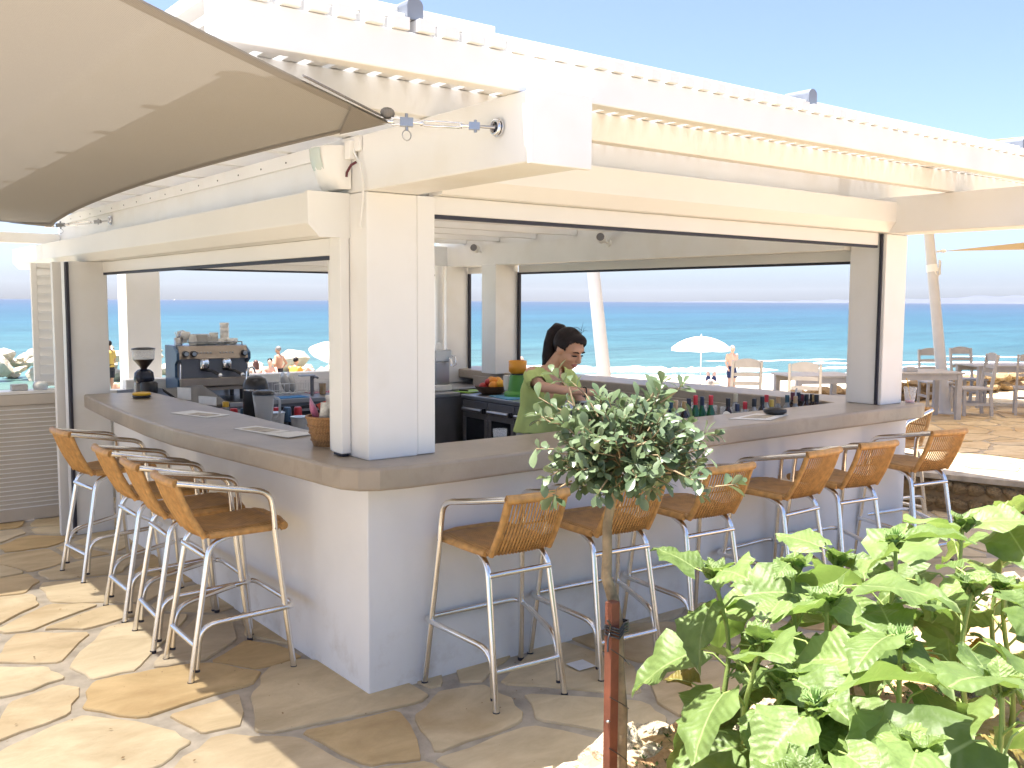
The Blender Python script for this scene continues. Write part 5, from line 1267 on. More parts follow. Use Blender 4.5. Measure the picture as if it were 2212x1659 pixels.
# tiny ship on the horizon
t = thing('boat', 'tiny white boat far out on the horizon', 'boat', (900, 2720, SEA_Z), R(70))
m_ = MB(); m_.prism([(-11, -2.5), (9, -2.5), (14, 0), (9, 2.5), (-11, 2.5)], -.5, 2.6); obj('hull', m_, M_white, t); m_ = MB(); m_.box(-7, 3, -1.8, 1.8, 2.61, 5.0); obj('cabin', m_, M_white, t)
# ================================================================== PEOPLE
def remesh(mb, vox, it=4, name='body'):
    me = mb.mesh('tmp'); o = bpy.data.objects.new('tmp', me); COL.objects.link(o)
    m = o.modifiers.new('r', 'REMESH'); m.mode = 'VOXEL'; m.voxel_size = vox; m.use_smooth_shade = True
    s = o.modifiers.new('s', 'SMOOTH'); s.factor = 0.5; s.iterations = it
    dg = bpy.context.evaluated_depsgraph_get(); dg.update()
    out = bpy.data.meshes.new_from_object(o.evaluated_get(dg)); out.name = name
    bpy.data.objects.remove(o); bpy.data.meshes.remove(me)
    out.materials.clear()
    return out
def loft(mb, rings, n=18, M=None):
    vv = []; ff = []
    for cx, cy, cz, rx, ry in rings:
        for k in range(n):
            a = 2 * math.pi * k / n; vv.append((cx + rx * math.cos(a), cy + ry * math.sin(a), cz))
    for i in range(len(rings) - 1):
        for k in range(n):
            k2 = (k + 1) % n; ff.append((i * n + k, i * n + k2, (i + 1) * n + k2, (i + 1) * n + k))
    ff.append(tuple(range(n))[::-1]); ff.append(tuple((len(rings) - 1) * n + k for k in range(n)))
    mb.add(vv, ff, True, M)
def limb(mb, pts, rs, n=12):
    mb.tube(pts, rs, n)
    for p, r_ in zip(pts, rs): mb.ell(p, r_ * .985, n, 8)
def head(mb, Hm, s=1.0, fem=True):
    e = lambda c, r_: mb.ell(V(c) * s, V(r_) * s, 20, 14, Hm)
    e((0, -.012, .022), (.074, .094, .092))
    e((0, .012, -.035), (.060, .076, .078))
    e((0, .052, -.078), (.032, .034, .032))
    e((0, .066, .030), (.052, .026, .030))
    for s_ in (-1, 1):
        e((.038 * s_, .052, -.030), (.026, .030, .028)); e((.074 * s_, -.012, -.012), (.010, .020, .030))
    mb.tube([Hm @ V((0, .090 * s, .012 * s)), Hm @ V((0, .104 * s, -.016 * s)), Hm @ V((0, .112 * s, -.032 * s))], [.008 * s, .010 * s, .013 * s], 10)
    e((0, .104, -.036), (.017, .012, .010))
    e((0, .088, -.060), (.024, .010, .006)); e((0, .086, -.070), (.021, .010, .007))
def hand(mb, wrist, d, up, s=1.0, curl=.5):
    d = V(d).normalized(); up = V(up); up = (up - d * up.dot(d)).normalized(); sd = d.cross(up)
    c = V(wrist)
    for k in range(5): mb.ell(c + d * (.022 + .012 * k) * s + sd * 0, V((.026, .026, .018)) * s if False else .021 * s, 10, 8)
    for k, (off, L_) in enumerate(((-.030, .062), (-.010, .072), (.011, .068), (.030, .054))):
        b = c + d * (.070 * s) + sd * (off * s); a0 = .25 + curl * .5
        p1 = b + (d * math.cos(a0) - up * math.sin(a0)) * L_ * .42 * s
        a1 = a0 + curl * .9; p2 = p1 + (d * math.cos(a1) - up * math.sin(a1)) * L_ * .33 * s
        a2 = a1 + curl * .6; p3 = p2 + (d * math.cos(a2) - up * math.sin(a2)) * L_ * .28 * s
        limb(mb, [c + d * .03 * s + sd * off * .7 * s, b, p1, p2, p3], [.011 * s, .0095 * s, .0085 * s, .008 * s, .007 * s], 8)
    b = c + d * .018 * s - sd * .022 * s
    limb(mb, [b, b + (d * .6 - sd * .7 - up * .2).normalized() * .04 * s, b + (d * .85 - sd * .45 - up * .45).normalized() * .072 * s], [.013 * s, .0105 * s, .0085 * s], 8)
def skin(name, col): return pm(name, col, .45, var=.06, vs_=9, bump=.06, bs=90, spec=.4)
M_skin = skin('olive_skin', (.56, .32, .215)); M_skin2 = skin('tanned_skin', (.46, .26, .17)); M_skin3 = skin('fair_skin', (.60, .38, .29))
M_hair = pm('dark_brown_hair', (.010, .0045, .005), .5, var=.4, vs_=40, bump=.5, bs=160, spec=.25)
M_hair2 = pm('red_brown_hair', (.085, .03, .02), .45, var=.4, vs_=40, bump=.5, bs=120); M_hairg = pm('grey_hair', (.22, .20, .19), .6, var=.3, bump=.4)
M_lip = pm('lips', (.36, .12, .10), .4, bump=0); M_eye = pm('eye_dark', (.015, .01, .01), .2, bump=0)
M_lime = pm('lime_cotton', (.50, .60, .20), .85, var=.10, vs_=7, bump=.5, bs=12, dist=.012)
M_wtrous = pm('white_cotton', (.62, .61, .57), .85, var=.05, bump=.2)
# ---- the barmaid
w = thing('person', 'woman with dark ponytail in a lime green top working behind the bar, looking down', 'person', (1.71, .80, .0065), R(192))
Hm = Matrix.Translation((0.0, .175, 1.525)) @ Matrix.Rotation(R(-6), 4, 'Z') @ Matrix.Rotation(R(-27), 4, 'X')
b = MB()
loft(b, [(0, -.06, .80, .15, .105), (0, -.06, .90, .172, .115), (0, -.055, .99, .15, .10), (0, -.045, 1.08, .125, .088), (0, -.03, 1.18, .138, .098), (0, -.012, 1.27, .15, .105), (0, .0, 1.34, .15, .085), (0, .015, 1.39, .11, .06), (0, .03, 1.42, .055, .05)])
for s_ in (-1, 1): b.ell((.068 * s_, .065, 1.245), (.062, .055, .062), 14, 10)
b.tube([(0, .02, 1.37), (0, .075, 1.44), (0, .125, 1.49)], [.052, .046, .048], 14)
head(b, Hm)
limb(b, [(.150, .005, 1.375), (.195, .07, 1.345), (.215, .14, 1.305), (.12, .225, 1.285), (-.01, .292, 1.27), (-.055, .315, 1.265)], [.045, .038, .033, .029, .023, .021])
hand(b, (-.055, .315, 1.265), (-.75, .45, -.28), (.0, .25, .97), 1.0, .55)
limb(b, [(-.150, .005, 1.375), (-.205, .05, 1.29), (-.225, .10, 1.17), (-.20, .22, 1.13), (-.165, .33, 1.13)], [.050, .043, .037, .031, .023])
hand(b, (-.165, .33, 1.13), (.35, .85, -.2), (0, .2, .98), 1.0, .7)
for s_ in (-1, 1):
    limb(b, [(.088 * s_, -.06, .86), (.09 * s_, -.045, .65), (.088 * s_, -.03, .47), (.088 * s_, -.05, .28), (.088 * s_, -.055, .08)], [.092, .075, .054, .05, .036])
    limb(b, [(.088 * s_, -.06, .045), (.092 * s_, .05, .035), (.095 * s_, .13, .03)], [.040, .036, .028])
me = remesh(b, .0062, 3, 'body'); me.materials.append(M_skin); me.materials.append(M_lip); me.materials.append(M_hair)
Hi = Hm.inverted()
for p in me.polygons:
    c = Hi @ p.center
    if abs(c.x) < .025 and .078 < c.y and -.077 < c.z < -.053 and abs(c.z + .065) < .012 * (1 - (c.x / .026) ** 2) + .001: p.material_index = 1
obj('body', me, None, w)
hr = MB()
hr.ell((0, -.022, .030), (.083, .100, .098), 22, 16, Hm); hr.ell((0, .035, .082), (.060, .055, .035), 16, 10, Hm)
for s_ in (-1, 1): hr.ell((.058 * s_, .022, .045), (.024, .045, .045), 14, 10, Hm)
m2 = remesh(hr, .006, 3, 'hair')
bm = bmesh.new(); bm.from_mesh(m2)
kill = [v for v in bm.verts if (lambda c: c.y > .030 + max(0, c.z) * .42 and c.z < .078 or (c.z < -.03 and c.y > -.045) or (abs(c.x) > .05 and c.z < .005 and c.y > -.03))(Hi @ v.co)]
bmesh.ops.delete(bm, geom=kill, context='VERTS'); bm.to_mesh(m2); bm.free()
obj('hair', m2, M_hair, w, solid=.004)
pt = MB()
pb = [Hm @ V(q) for q in ((0, -.075, .07), (0, -.108, .075), (0, -.136, .062), (.0, -.152, .022), (.0, -.146, -.045), (.005, -.125, -.115), (.01, -.095, -.18), (.012, -.07, -.235))]
pt.tube(pb, [.022, .034, .045, .050, .050, .046, .034, .010], 14)
for k in range(26):
    a = k * .7; o_ = V((math.cos(a) * .034, math.sin(a) * .03, 0)); pt.tube([p + o_ * (.4 + .6 * min(1, i / 2)) for i, p in enumerate(pb[1:])], [.010, .014, .015, .014, .012, .009, .003], 6)
obj('ponytail', pt, M_hair, w)
st_ = MB(); sg = random.Random(3)
for k in range(26):
    a = sg.uniform(-1.9, 1.9); p0 = Hm @ V((.080 * math.sin(a), -.02 + .06 * math.cos(a) * .5, .07 + sg.uniform(-.03, .055))); d0 = V((sg.uniform(-.3, .3), sg.uniform(-.9, .5), sg.uniform(-.1, .5))).normalized()
    st_.tube([p0, p0 + d0 * .03 + V((0, 0, .008)), p0 + d0 * .06 + V((0, 0, -.004))], [.0012, .0009, .0004], 4)
for k in range(14):
    p0 = pb[2 + k % 5] + V((sg.uniform(-.04, .04), sg.uniform(-.04, .02), 0)); st_.tube([p0, p0 + V((sg.uniform(-.03, .03), -.02, -.06)), p0 + V((sg.uniform(-.05, .05), -.03, -.13))], [.0016, .0012, .0004], 4)
obj('loose_strands', st_, M_hair, w)
hb = MB(); hb.tube([Hm @ V((0.024 * math.cos(a), -.104 + .004 * math.sin(a), .073 + .024 * math.sin(a))) for a in [R(30 * k) for k in range(12)]], .006, 6, closed=True); obj('hair_tie', hb, M_dark, w)
fe = MB()
for s_ in (-1, 1):
    fe.tube([Hm @ V((s_ * x, y, z)) for x, y, z in ((.018, .0905, .000), (.028, .090, .0015), (.040, .083, -.002), (.048, .074, -.004))], [.003, .0052, .005, .0022], 6)
obj('lashes', fe, M_eye, w)
br = MB()
for s_ in (-1, 1): br.tube([Hm @ V((s_ * x, y, z)) for x, y, z in ((.014, .0945, .022), (.028, .094, .027), (.042, .087, .025), (.052, .076, .018))], [.0034, .0048, .004, .0016], 6)
obj('eyebrow', br, M_hair, w)
sh_ = MB()
loft(sh_, [(0, -.055, .99, .198, .145), (0, -.05, 1.06, .178, .13), (0, -.035, 1.16, .164, .125), (0, -.012, 1.26, .166, .13), (0, .0, 1.34, .168, .104), (0, .012, 1.39, .142, .08), (0, .02, 1.415, .09, .065)])
sh_.ell((0, .07, 1.245), (.13, .065, .07), 16, 10)
limb(sh_, [(.140, .0, 1.365), (.185, .05, 1.345), (.208, .09, 1.328)], [.056, .056, .054]); limb(sh_, [(-.140, .0, 1.365), (-.190, .03, 1.315), (-.215, .055, 1.265)], [.062, .063, .060])
ms = remesh(sh_, .0085, 5, 'shirt')
bm = bmesh.new(); bm.from_mesh(ms)
def cutv(c):
    if c.z < 1.0: return True
    if c.y > .0 and c.z > 1.27 and abs(c.x) < .012 + (c.z - 1.27) * .62: return True
    if c.z > 1.395 and abs(c.x) < .085: return True
    if c.x > .15 and (c - V((.218, .105, 1.32))).dot(V((.6, .75, -.28))) > 0: return True
    if c.x < -.15 and (c - V((-.222, .065, 1.25))).dot(V((-.35, .35, -.85))) > 0: return True
    return False
bmesh.ops.delete(bm, geom=[v for v in bm.verts if cutv(v.co)], context='VERTS')
for v in bm.verts: v.co += v.normal * (.010 * noise.noise(v.co * 9) + .008 * noise.noise(V((v.co.x * 26 + v.co.z * 10, v.co.y * 26, v.co.z * 6))))
bm.to_mesh(ms); bm.free()
obj('shirt', ms, M_lime, w, solid=.004)
tr = MB()
loft(tr, [(0, -.06, .82, .175, .13), (0, -.06, .92, .185, .13), (0, -.055, 1.02, .165, .115)])
for s_ in (-1, 1): limb(tr, [(.092 * s_, -.06, .84), (.094 * s_, -.045, .6), (.09 * s_, -.04, .4), (.09 * s_, -.05, .12)], [.10, .085, .075, .07])
obj('trousers', remesh(tr, .012, 3, 'trousers'), M_wtrous, w)
bc_ = MB(); bw_ = V((-.005, .289, 1.27)); dd = V((-.75, .4, -.1)).normalized(); aa = dd.orthogonal().normalized(); ab = dd.cross(aa)
bc_.tube([bw_ + aa * .030 * math.cos(a) + ab * .030 * math.sin(a) for a in [R(30 * k) for k in range(12)]], .0045, 6, closed=True); obj('bracelet', bc_, M_dark, w)
# ---- people on the beach
def beach(label, loc, rotz, pose, sk, clothes=(), hair=None, s=1.0, long_hair=False):
    t = thing('person', label, 'person', loc, rotz); t.scale = (s, s, s)
    b = MB()
    if pose == 'stand' or pose == 'hips':
        loft(b, [(0, 0, .84, .15, .11), (0, 0, .95, .165, .115), (0, .01, 1.08, .145, .11), (0, .0, 1.22, .165, .115), (0, -.01, 1.36, .185, .11), (0, -.01, 1.44, .15, .075), (0, 0, 1.49, .06, .055)])
        b.tube([(0, 0, 1.45), (0, .02, 1.56)], [.058, .055], 12); Hh = Matrix.Translation((0, .03, 1.64)) @ Matrix.Rotation(R(-8), 4, 'X')
        for q in (-1, 1):
            limb(b, [(.09 * q, 0, .88), (.10 * q, .02, .5), (.11 * q, -.02, .08)], [.095, .062, .042]); limb(b, [(.11 * q, -.02, .045), (.12 * q, .15, .03)], [.042, .034])
            if pose == 'hips':
                limb(b, [(.185 * q, -.01, 1.41), (.33 * q, -.08, 1.17), (.20 * q, .03, .98)], [.055, .045, .036]); hand(b, (.20 * q, .03, .98), (-.5 * q, .4, -.4), (q, 0, .3), 1.0, .6)
            else:
                limb(b, [(.19 * q, -.01, 1.41), (.235 * q, -.02, 1.14), (.22 * q, .10, .92)], [.055, .043, .034]); hand(b, (.22 * q, .10, .92), (0, .4, -.9), (q, 0, 0), 1.0, .5)
    elif pose == 'sit':
        loft(b, [(0, 0, .0, .17, .13), (0, -.01, .12, .165, .125), (0, .0, .26, .14, .11), (0, .03, .40, .165, .115), (0, .06, .52, .175, .10), (0, .08, .60, .13, .07), (0, .09, .63, .06, .05)])
        b.tube([(0, .09, .60), (0, .12, .69)], [.055, .052], 12); Hh = Matrix.Translation((0, .15, .78)) @ Matrix.Rotation(R(-15), 4, 'X')
        for q in (-1, 1):
            limb(b, [(.09 * q, .02, .09), (.14 * q, .40, .42), (.12 * q, .62, .06)], [.09, .06, .042]); limb(b, [(.12 * q, .62, .05), (.13 * q, .78, .035)], [.042, .033])
            limb(b, [(.18 * q, .06, .56), (.24 * q, .20, .36), (.16 * q, .40, .40)], [.052, .042, .033]); hand(b, (.16 * q, .40, .40), (-.2 * q, .9, .1), (0, 0, 1), 1.0, .5)
    else:
        for x, z, r_ in ((0, .13, .13), (.12, .13, .12), (.25, .12, .11), (.4, .14, .13), (.5, .14, .12)): b.ell((0, -x, z), (.17 if r_ > .12 else .15, .13, r_), 16, 10)
        b.tube([(0, -.52, .15), (0, -.66, .17)], [.055, .055], 12); Hh = Matrix.Translation((0, -.75, .2)) @ Matrix.Rotation(R(70), 4, 'X')
        for q in (-1, 1):
            limb(b, [(.09 * q, .05, .12), (.11 * q, .38, .42), (.11 * q, .66, .08)], [.09, .06, .042]); limb(b, [(.11 * q, .66, .05), (.12 * q, .8, .08)], [.042, .033])
            limb(b, [(.18 * q, -.45, .15), (.27 * q, -.2, .10), (.22 * q, .02, .12)], [.052, .042, .033]); hand(b, (.22 * q, .02, .12), (0, 1, 0), (0, 0, 1), 1.0, .3)
    head(b, Hh, 1.05)
    obj('body', remesh(b, .018, 2, 'body'), sk, t)
    if hair:
        h = MB(); h.ell((0, -.028, .036), (.086, .100, .096), 16, 12, Hh)
        if long_hair:
            for k in range(14):
                a = R(180 + 13 * k + 5); p = Hh @ V((.075 * math.cos(a), -.01 + .085 * math.sin(a), .02)); h.tube([p, p + V((0, -.03, -.16)), p + V((.02 * math.cos(k), -.03, -.34)), p + V((.03 * math.cos(k * 2), -.02, -.46))], [.03, .03, .024, .008], 6)
        obj('hair', h, hair, t)
    for nm, m in clothes:
        c = MB()
        if nm == 'trunks' and pose in ('stand', 'hips'):
            loft(c, [(0, 0, .80, .17, .13), (0, 0, .95, .178, .125), (0, 0, 1.01, .168, .122)])
            for q in (-1, 1): c.tube([(.09 * q, 0, .86), (.098 * q, .015, .58)], [.108, .10], 14)
        elif nm == 'trunks' and pose == 'sit':
            loft(c, [(0, 0, -.004, .18, .14), (0, -.01, .14, .175, .135)])
            for q in (-1, 1): c.tube([(.09 * q, .02, .09), (.12 * q, .26, .29)], [.10, .085], 14)
        elif nm == 'trunks':
            c.ell((0, 0, .13), (.18, .15, .135), 16, 10)
            for q in (-1, 1): c.tube([(.09 * q, .05, .12), (.105 * q, .24, .28)], [.10, .08], 14)
        elif nm == 'shirt' and pose == 'sit':
            loft(c, [(0, -.01, .10, .18, .14), (0, .0, .26, .16, .128), (0, .03, .40, .18, .13), (0, .06, .52, .19, .115), (0, .08, .61, .12, .075)])
            for q in (-1, 1): c.tube([(.17 * q, .06, .57), (.225 * q, .16, .42)], [.07, .062], 12)
        elif nm == 'shirt':
            loft(c, [(0, 0, .92, .18, .13), (0, .01, 1.08, .16, .125), (0, .0, 1.22, .18, .13), (0, -.01, 1.36, .2, .125), (0, -.01, 1.45, .14, .085)])
            for q in (-1, 1): c.tube([(.18 * q, -.01, 1.42), (.225 * q, -.02, 1.2)], [.07, .062], 12)
        obj(nm, c, m, t)
M_navy = pm('navy_trunks', (.015, .03, .10), .8, bump=.1); M_ocl = pm('orange_shirt', (.65, .30, .04), .85, bump=.2); M_ycl = pm('yellow_shirt', (.55, .36, .08), .85, bump=.2); M_bk = pm('black_trunks', (.012, .012, .02), .8, bump=.1)
beach('bare chested man in navy trunks standing by the white parasol', (25.58, 19.03, -1.50), R(160), 'stand', M_skin3, (('trunks', M_navy),), M_hairg)
beach('bare backed man in black trunks standing with hands on hips near the breakwater', (11.67, 27.2, -1.52), R(30), 'hips', M_skin2, (('trunks', M_bk),), M_hairg)
beach('woman with long wet hair sitting left of the standing man', (10.75, 26.9, -1.10), R(-10), 'sit', M_skin3, (('trunks', M_bk),), M_hair2, 1.0, True)
beach('dark haired youth sitting between the long haired woman and the standing man', (11.15, 26.7, -1.02), R(150), 'sit', M_skin3, (('trunks', M_navy),), M_hair)
beach('person in an orange shirt sitting right of the standing man', (11.75, 26.2, -1.00), R(-60), 'sit', M_skin2, (('shirt', M_ocl), ('trunks', M_navy)), M_hair)
beach('sunbather lying with raised knees right of the orange shirt', (12.9, 26.6, -.92), R(60), 'lie', M_skin3, (('trunks', M_bk),), M_hair)
beach('bare shouldered person sitting under the tilted parasol at the column edge', (12.75, 24.6, -.95), R(20), 'sit', M_skin2, (('trunks', M_bk),), M_hair)
beach('bald head and shoulders of a man standing just beyond the back parapet', (3.45, 16.0, -1.28), R(-25), 'stand', M_skin2, (('trunks', M_navy),), None)
beach('person in a yellow shirt standing on the rocks beside the far left column', (6.42, 28.3, -1.25), R(40), 'stand', M_skin2, (('shirt', M_ycl), ('trunks', M_bk)), M_hair)
beach('sunbather lying on a towel behind the grey chair', (24.3, 18.9, -1.14), R(-50), 'lie', M_skin3, (('trunks', M_navy),), M_hairg)
beach('bather seen at the window edge beside the inner corner column', (13.6, 16.2, -1.3), R(100), 'stand', M_skin3, (('trunks', M_navy),), None, .95)
M_towel = pm('blue_white_towel', (.60, .68, .78), .9, var=.45, vs_=5, bump=.3)
t = thing('sun_lounger', 'low white beach lounger with blue patterned towel behind the grey chair', 'lounger', (24.3, 18.9, -1.50), R(-50))
m_ = MB(); m_.box(-.33, .33, -.95, .95, .24, .31); obj('bed', m_, M_canvas, t, bevel=.01)
m_ = MB(); m_.box(-.36, .36, -.9, .9, .312, .325); obj('towel', m_, M_towel, t)
for sx in (-1, 1):
    for sy in (-1, 1):
        m_ = MB(); m_.box(.28 * sx - .02, .28 * sx + .02, .8 * sy - .02, .8 * sy + .02, 0, .239); obj('leg', m_, M_white, t)
for x, y, z, lab in ((10.9, 26.8, -1.12, 'rock'), ):
    pass
for i, (x, y, z, s_) in enumerate(((10.75, 26.9, -1.35, .42), (11.15, 26.7, -1.3, .42), (11.75, 26.2, -1.3, .42), (12.85, 26.6, -1.22, .8), (12.75, 24.6, -1.25, .45), (6.42, 28.3, -1.75, .9))):
    place_rock('boulder', RK_b[i % 6], (x - 9, y - 38, z - SEA_Z - .12), (s_ * 1.5, s_ * 1.2, s_ * .45), (0, 0, i), bw)
# ================================================================== PLANTER, TREE, SUNFLOWERS
SOIL = 0.27
M_soil = pm('red_sandy_soil', (.48, .32, .18), .95, var=.3, vs_=9, bump=1.0, bs=28, dist=.02, detail=9, dark=(.36, .19, .085), dmix=(.5, .7), ds=7)
g = []
for j in range(61):
    y = -1.36 - 3.3 * (j / 60) ** 1.25
    g.append([(x, y, SOIL + .035 * noise.noise(V((x * 2.2, y * 2.2, 0))) + .018 * noise.noise(V((x * 7, y * 7, 3))) - (.30 if j == 0 else .07 if j == 1 else .03 if j < 5 else 0)) for x in [-.72 + 6.3 * i / 120 for i in range(121)]])
m_ = MB(); m_.sheet(g); struct('soil', m_, M_soil)
RK_p = rock_set(M_rock, 8, 3, .42, .8)
pl = thing('planter_edge', 'edging of rough pale limestone rocks round the planting bed', 'rock edging', (0, -1.4, 0))
pr_ = random.Random(12)
x = -.78
while x < 5.6:
    w_ = pr_.uniform(.16, .30)
    place_rock('rock', pr_.choice(RK_p), (x + w_ * .5, -.005 + pr_.uniform(-.05, .03), .12 + pr_.uniform(-.03, .04)), (w_ * .70, pr_.uniform(.12, .20), pr_.uniform(.17, .26)), (pr_.uniform(-.25, .25), pr_.uniform(-.25, .25), pr_.uniform(-.5, .5)), pl)
    if pr_.random() < .8: place_rock('rock', pr_.choice(RK_p), (x + w_ * .5 + pr_.uniform(-.1, .1), -.20 + pr_.uniform(-.05, .05), .235 + pr_.uniform(-.02, .02)), (pr_.uniform(.07, .14), pr_.uniform(.07, .11), pr_.uniform(.05, .09)), (pr_.uniform(-.4, .4), pr_.uniform(-.4, .4), pr_.uniform(0, 6)), pl)
    x += w_ * .92
for i in range(9): place_rock('rock', pr_.choice(RK_p), (-.74 + pr_.uniform(-.05, .05), -.25 - i * .27, .14), (.17, .17, .18), (pr_.uniform(-.3, .3), pr_.uniform(-.3, .3), pr_.uniform(0, 6)), pl)
for i in range(22): place_rock('rock', pr_.choice(RK_p), (pr_.uniform(-.5, 2.2), pr_.uniform(-.9, -.25), SOIL + .0), (pr_.uniform(.012, .05),) * 3, (pr_.uniform(0, 6), 0, pr_.uniform(0, 6)), pl)
# weeds
M_weed = pm('weed_green', (.10, .16, .035), .6, var=.3, vs_=20, bump=0, transl=.3)
m_ = MB(); wr = random.Random(7)
for k in range(330):
    cx, cy = wr.choice(((.35, -1.75), (.2, -1.95), (.9, -2.0), (.0, -1.6), (1.4, -1.8), (.6, -1.62)))
    px, py = cx + wr.gauss(0, .16), cy + wr.gauss(0, .1)
    if py > -1.5: continue
    for q in range(wr.randint(3, 6)):
        a = wr.uniform(0, 6.28); L_ = wr.uniform(.008, .022); z0 = SOIL + .035 * noise.noise(V((px * 2.2, py * 2.2, 0))) + .004
        d = V((math.cos(a), math.sin(a), wr.uniform(.2, 1.2))).normalized(); s_ = V((-d.y, d.x, 0)).normalized() * L_ * .3
        p0 = V((px, py, z0)); m_.add([p0, p0 + d * L_ * .5 + s_, p0 + d * L_, p0 + d * L_ * .5 - s_], [(0, 1, 2, 3)])
o = obj('weeds', m_, M_weed); o['kind'] = 'stuff'; o['label'] = 'tiny green weeds sprouting from the red soil'
# ---- leaf material: glossy top, paler matt underside
def leafmat(name, top, under, rough, tl, vs_=25, var=.2, tint=None, bump=.0):
    m, nt, N, L, B, O = newmat(name)
    tc = N.new('ShaderNodeTexCoord'); nz = N.new('ShaderNodeTexNoise'); nz.inputs['Scale'].default_value = vs_; nz.inputs['Detail'].default_value = 4
    L.new(tc.outputs['Object'], nz.inputs['Vector'])
    oi = N.new('ShaderNodeObjectInfo'); at = N.new('ShaderNodeNewGeometry')
    ad = N.new('ShaderNodeMath'); ad.operation = 'ADD'; L.new(oi.outputs['Random'], ad.inputs[0]); L.new(at.outputs['Random Per Island'], ad.inputs[1])
    fr_ = N.new('ShaderNodeMath'); fr_.operation = 'FRACT'; L.new(ad.outputs[0], fr_.inputs[0])
    mu = N.new('ShaderNodeMath'); mu.operation = 'MULTIPLY_ADD'; mu.inputs[1].default_value = .6; L.new(fr_.outputs[0], mu.inputs[0]); L.new(nz.outputs['Fac'], mu.inputs[2])
    rp = N.new('ShaderNodeValToRGB'); e = rp.color_ramp.elements; e[0].position = .35; e[1].position = 1.0
    e[0].color = (*[c * (1 - var) for c in top], 1); e[1].color = (*(tint or [c * (1 + var) for c in top]), 1)
    L.new(mu.outputs[0], rp.inputs['Fac'])
    mx = N.new('ShaderNodeMix'); mx.data_type = 'RGBA'; L.new(at.outputs['Backfacing'], mx.inputs['Factor']); L.new(rp.outputs['Color'], mx.inputs[6]); mx.inputs[7].default_value = (*under, 1)
    csrc = mx.outputs[2]
    if bump:    # paler midrib
        s0 = N.new('ShaderNodeSeparateXYZ'); L.new(tc.outputs['Object'], s0.inputs[0]); a0 = N.new('ShaderNodeMath'); a0.operation = 'ABSOLUTE'; L.new(s0.outputs['X'], a0.inputs[0])
        r0 = N.new('ShaderNodeMapRange'); r0.inputs['From Min'].default_value = .0036; r0.inputs['From Max'].default_value = .0012; L.new(a0.outputs[0], r0.inputs['Value'])
        x0 = N.new('ShaderNodeMix'); x0.data_type = 'RGBA'; L.new(r0.outputs[0], x0.inputs['Factor']); L.new(csrc, x0.inputs[6]); x0.inputs[7].default_value = (.27, .33, .14, 1); csrc = x0.outputs[2]
    L.new(csrc, B.inputs['Base Color'])
    B.inputs['Roughness'].default_value = rough; B.inputs['Specular IOR Level'].default_value = .5
    if bump:
        sp = N.new('ShaderNodeSeparateXYZ'); L.new(tc.outputs['Object'], sp.inputs[0]); ab = N.new('ShaderNodeMath'); ab.operation = 'ABSOLUTE'; L.new(sp.outputs['X'], ab.inputs[0])
        cb = N.new('ShaderNodeMath'); cb.operation = 'MULTIPLY_ADD'; cb.inputs[1].default_value = -.85; L.new(ab.outputs[0], cb.inputs[0]); L.new(sp.outputs['Y'], cb.inputs[2])
        cv = N.new('ShaderNodeCombineXYZ'); L.new(cb.outputs[0], cv.inputs['Y'])
        wv = N.new('ShaderNodeTexWave'); wv.wave_type = 'BANDS'; wv.bands_direction = 'Y'; wv.inputs['Scale'].default_value = 13; wv.inputs['Distortion'].default_value = 2.5; wv.inputs['Detail'].default_value = 1
        L.new(cv.outputs[0], wv.inputs['Vector'])
        n2 = N.new('ShaderNodeTexNoise'); n2.inputs['Scale'].default_value = 34; n2.inputs['Detail'].default_value = 3; L.new(tc.outputs['Object'], n2.inputs['Vector'])
        w5 = N.new('ShaderNodeMath'); w5.operation = 'MULTIPLY'; w5.inputs[1].default_value = .22; L.new(wv.outputs['Fac'], w5.inputs[0])
        a2 = N.new('ShaderNodeMath'); a2.operation = 'ADD'; L.new(w5.outputs[0], a2.inputs[0]); L.new(n2.outputs['Fac'], a2.inputs[1])
        bp = N.new('ShaderNodeBump'); bp.inputs['Strength'].default_value = bump; bp.inputs['Distance'].default_value = .009; L.new(a2.outputs[0], bp.inputs['Height']); L.new(bp.outputs['Normal'], B.inputs['Normal'])
    tr = N.new('ShaderNodeBsdfTranslucent'); hs = N.new('ShaderNodeHueSaturation'); hs.inputs['Saturation'].default_value = 1.15; hs.inputs['Value'].default_value = 1.5; L.new(rp.outputs['Color'], hs.inputs['Color']); L.new(hs.outputs[0], tr.inputs['Color'])
    ms = N.new('ShaderNodeMixShader'); ms.inputs[0].default_value = tl; L.new(B.outputs[0], ms.inputs[1]); L.new(tr.outputs[0], ms.inputs[2]); L.new(ms.outputs[0], O.inputs['Surface'])
    return m
M_tleaf = leafmat('tree_leaf', (.056, .10, .042), (.19, .23, .13), .34, .2, tint=(.15, .20, .11))
M_bark = pm('grey_brown_bark', (.24, .185, .115), .85, var=.35, vs_=22, bump=.9, bs=70, dist=.006)
M_twig = pm('pale_twig', (.30, .22, .13), .7, var=.3, vs_=30, bump=.3)
tp = (-.07, -1.735, SOIL - .02)
tree = thing('small_tree', 'small standard tree with a ball of grey green leaves on a thin bare trunk', 'tree', tp)
TO = V(tp)
def tl_(x, y, z): return V((x, y, z)) - TO
m_ = MB(); wob = [tl_(-.07, -1.735, .24), tl_(-.072, -1.728, .40), tl_(-.066, -1.722, .55), tl_(-.074, -1.712, .70), tl_(-.066, -1.70, .82), tl_(-.078, -1.69, .90), tl_(-.092, -1.672, .97), tl_(-.086, -1.668, 1.05), tl_(-.082, -1.662, 1.13), tl_(-.06, -1.66, 1.22), tl_(-.03, -1.66, 1.33)]
m_.tube(wob, [.024, .0195, .019, .018, .0175, .0185, .017, .0155, .015, .014, .010], 12)
obj('trunk', m_, M_bark, tree)
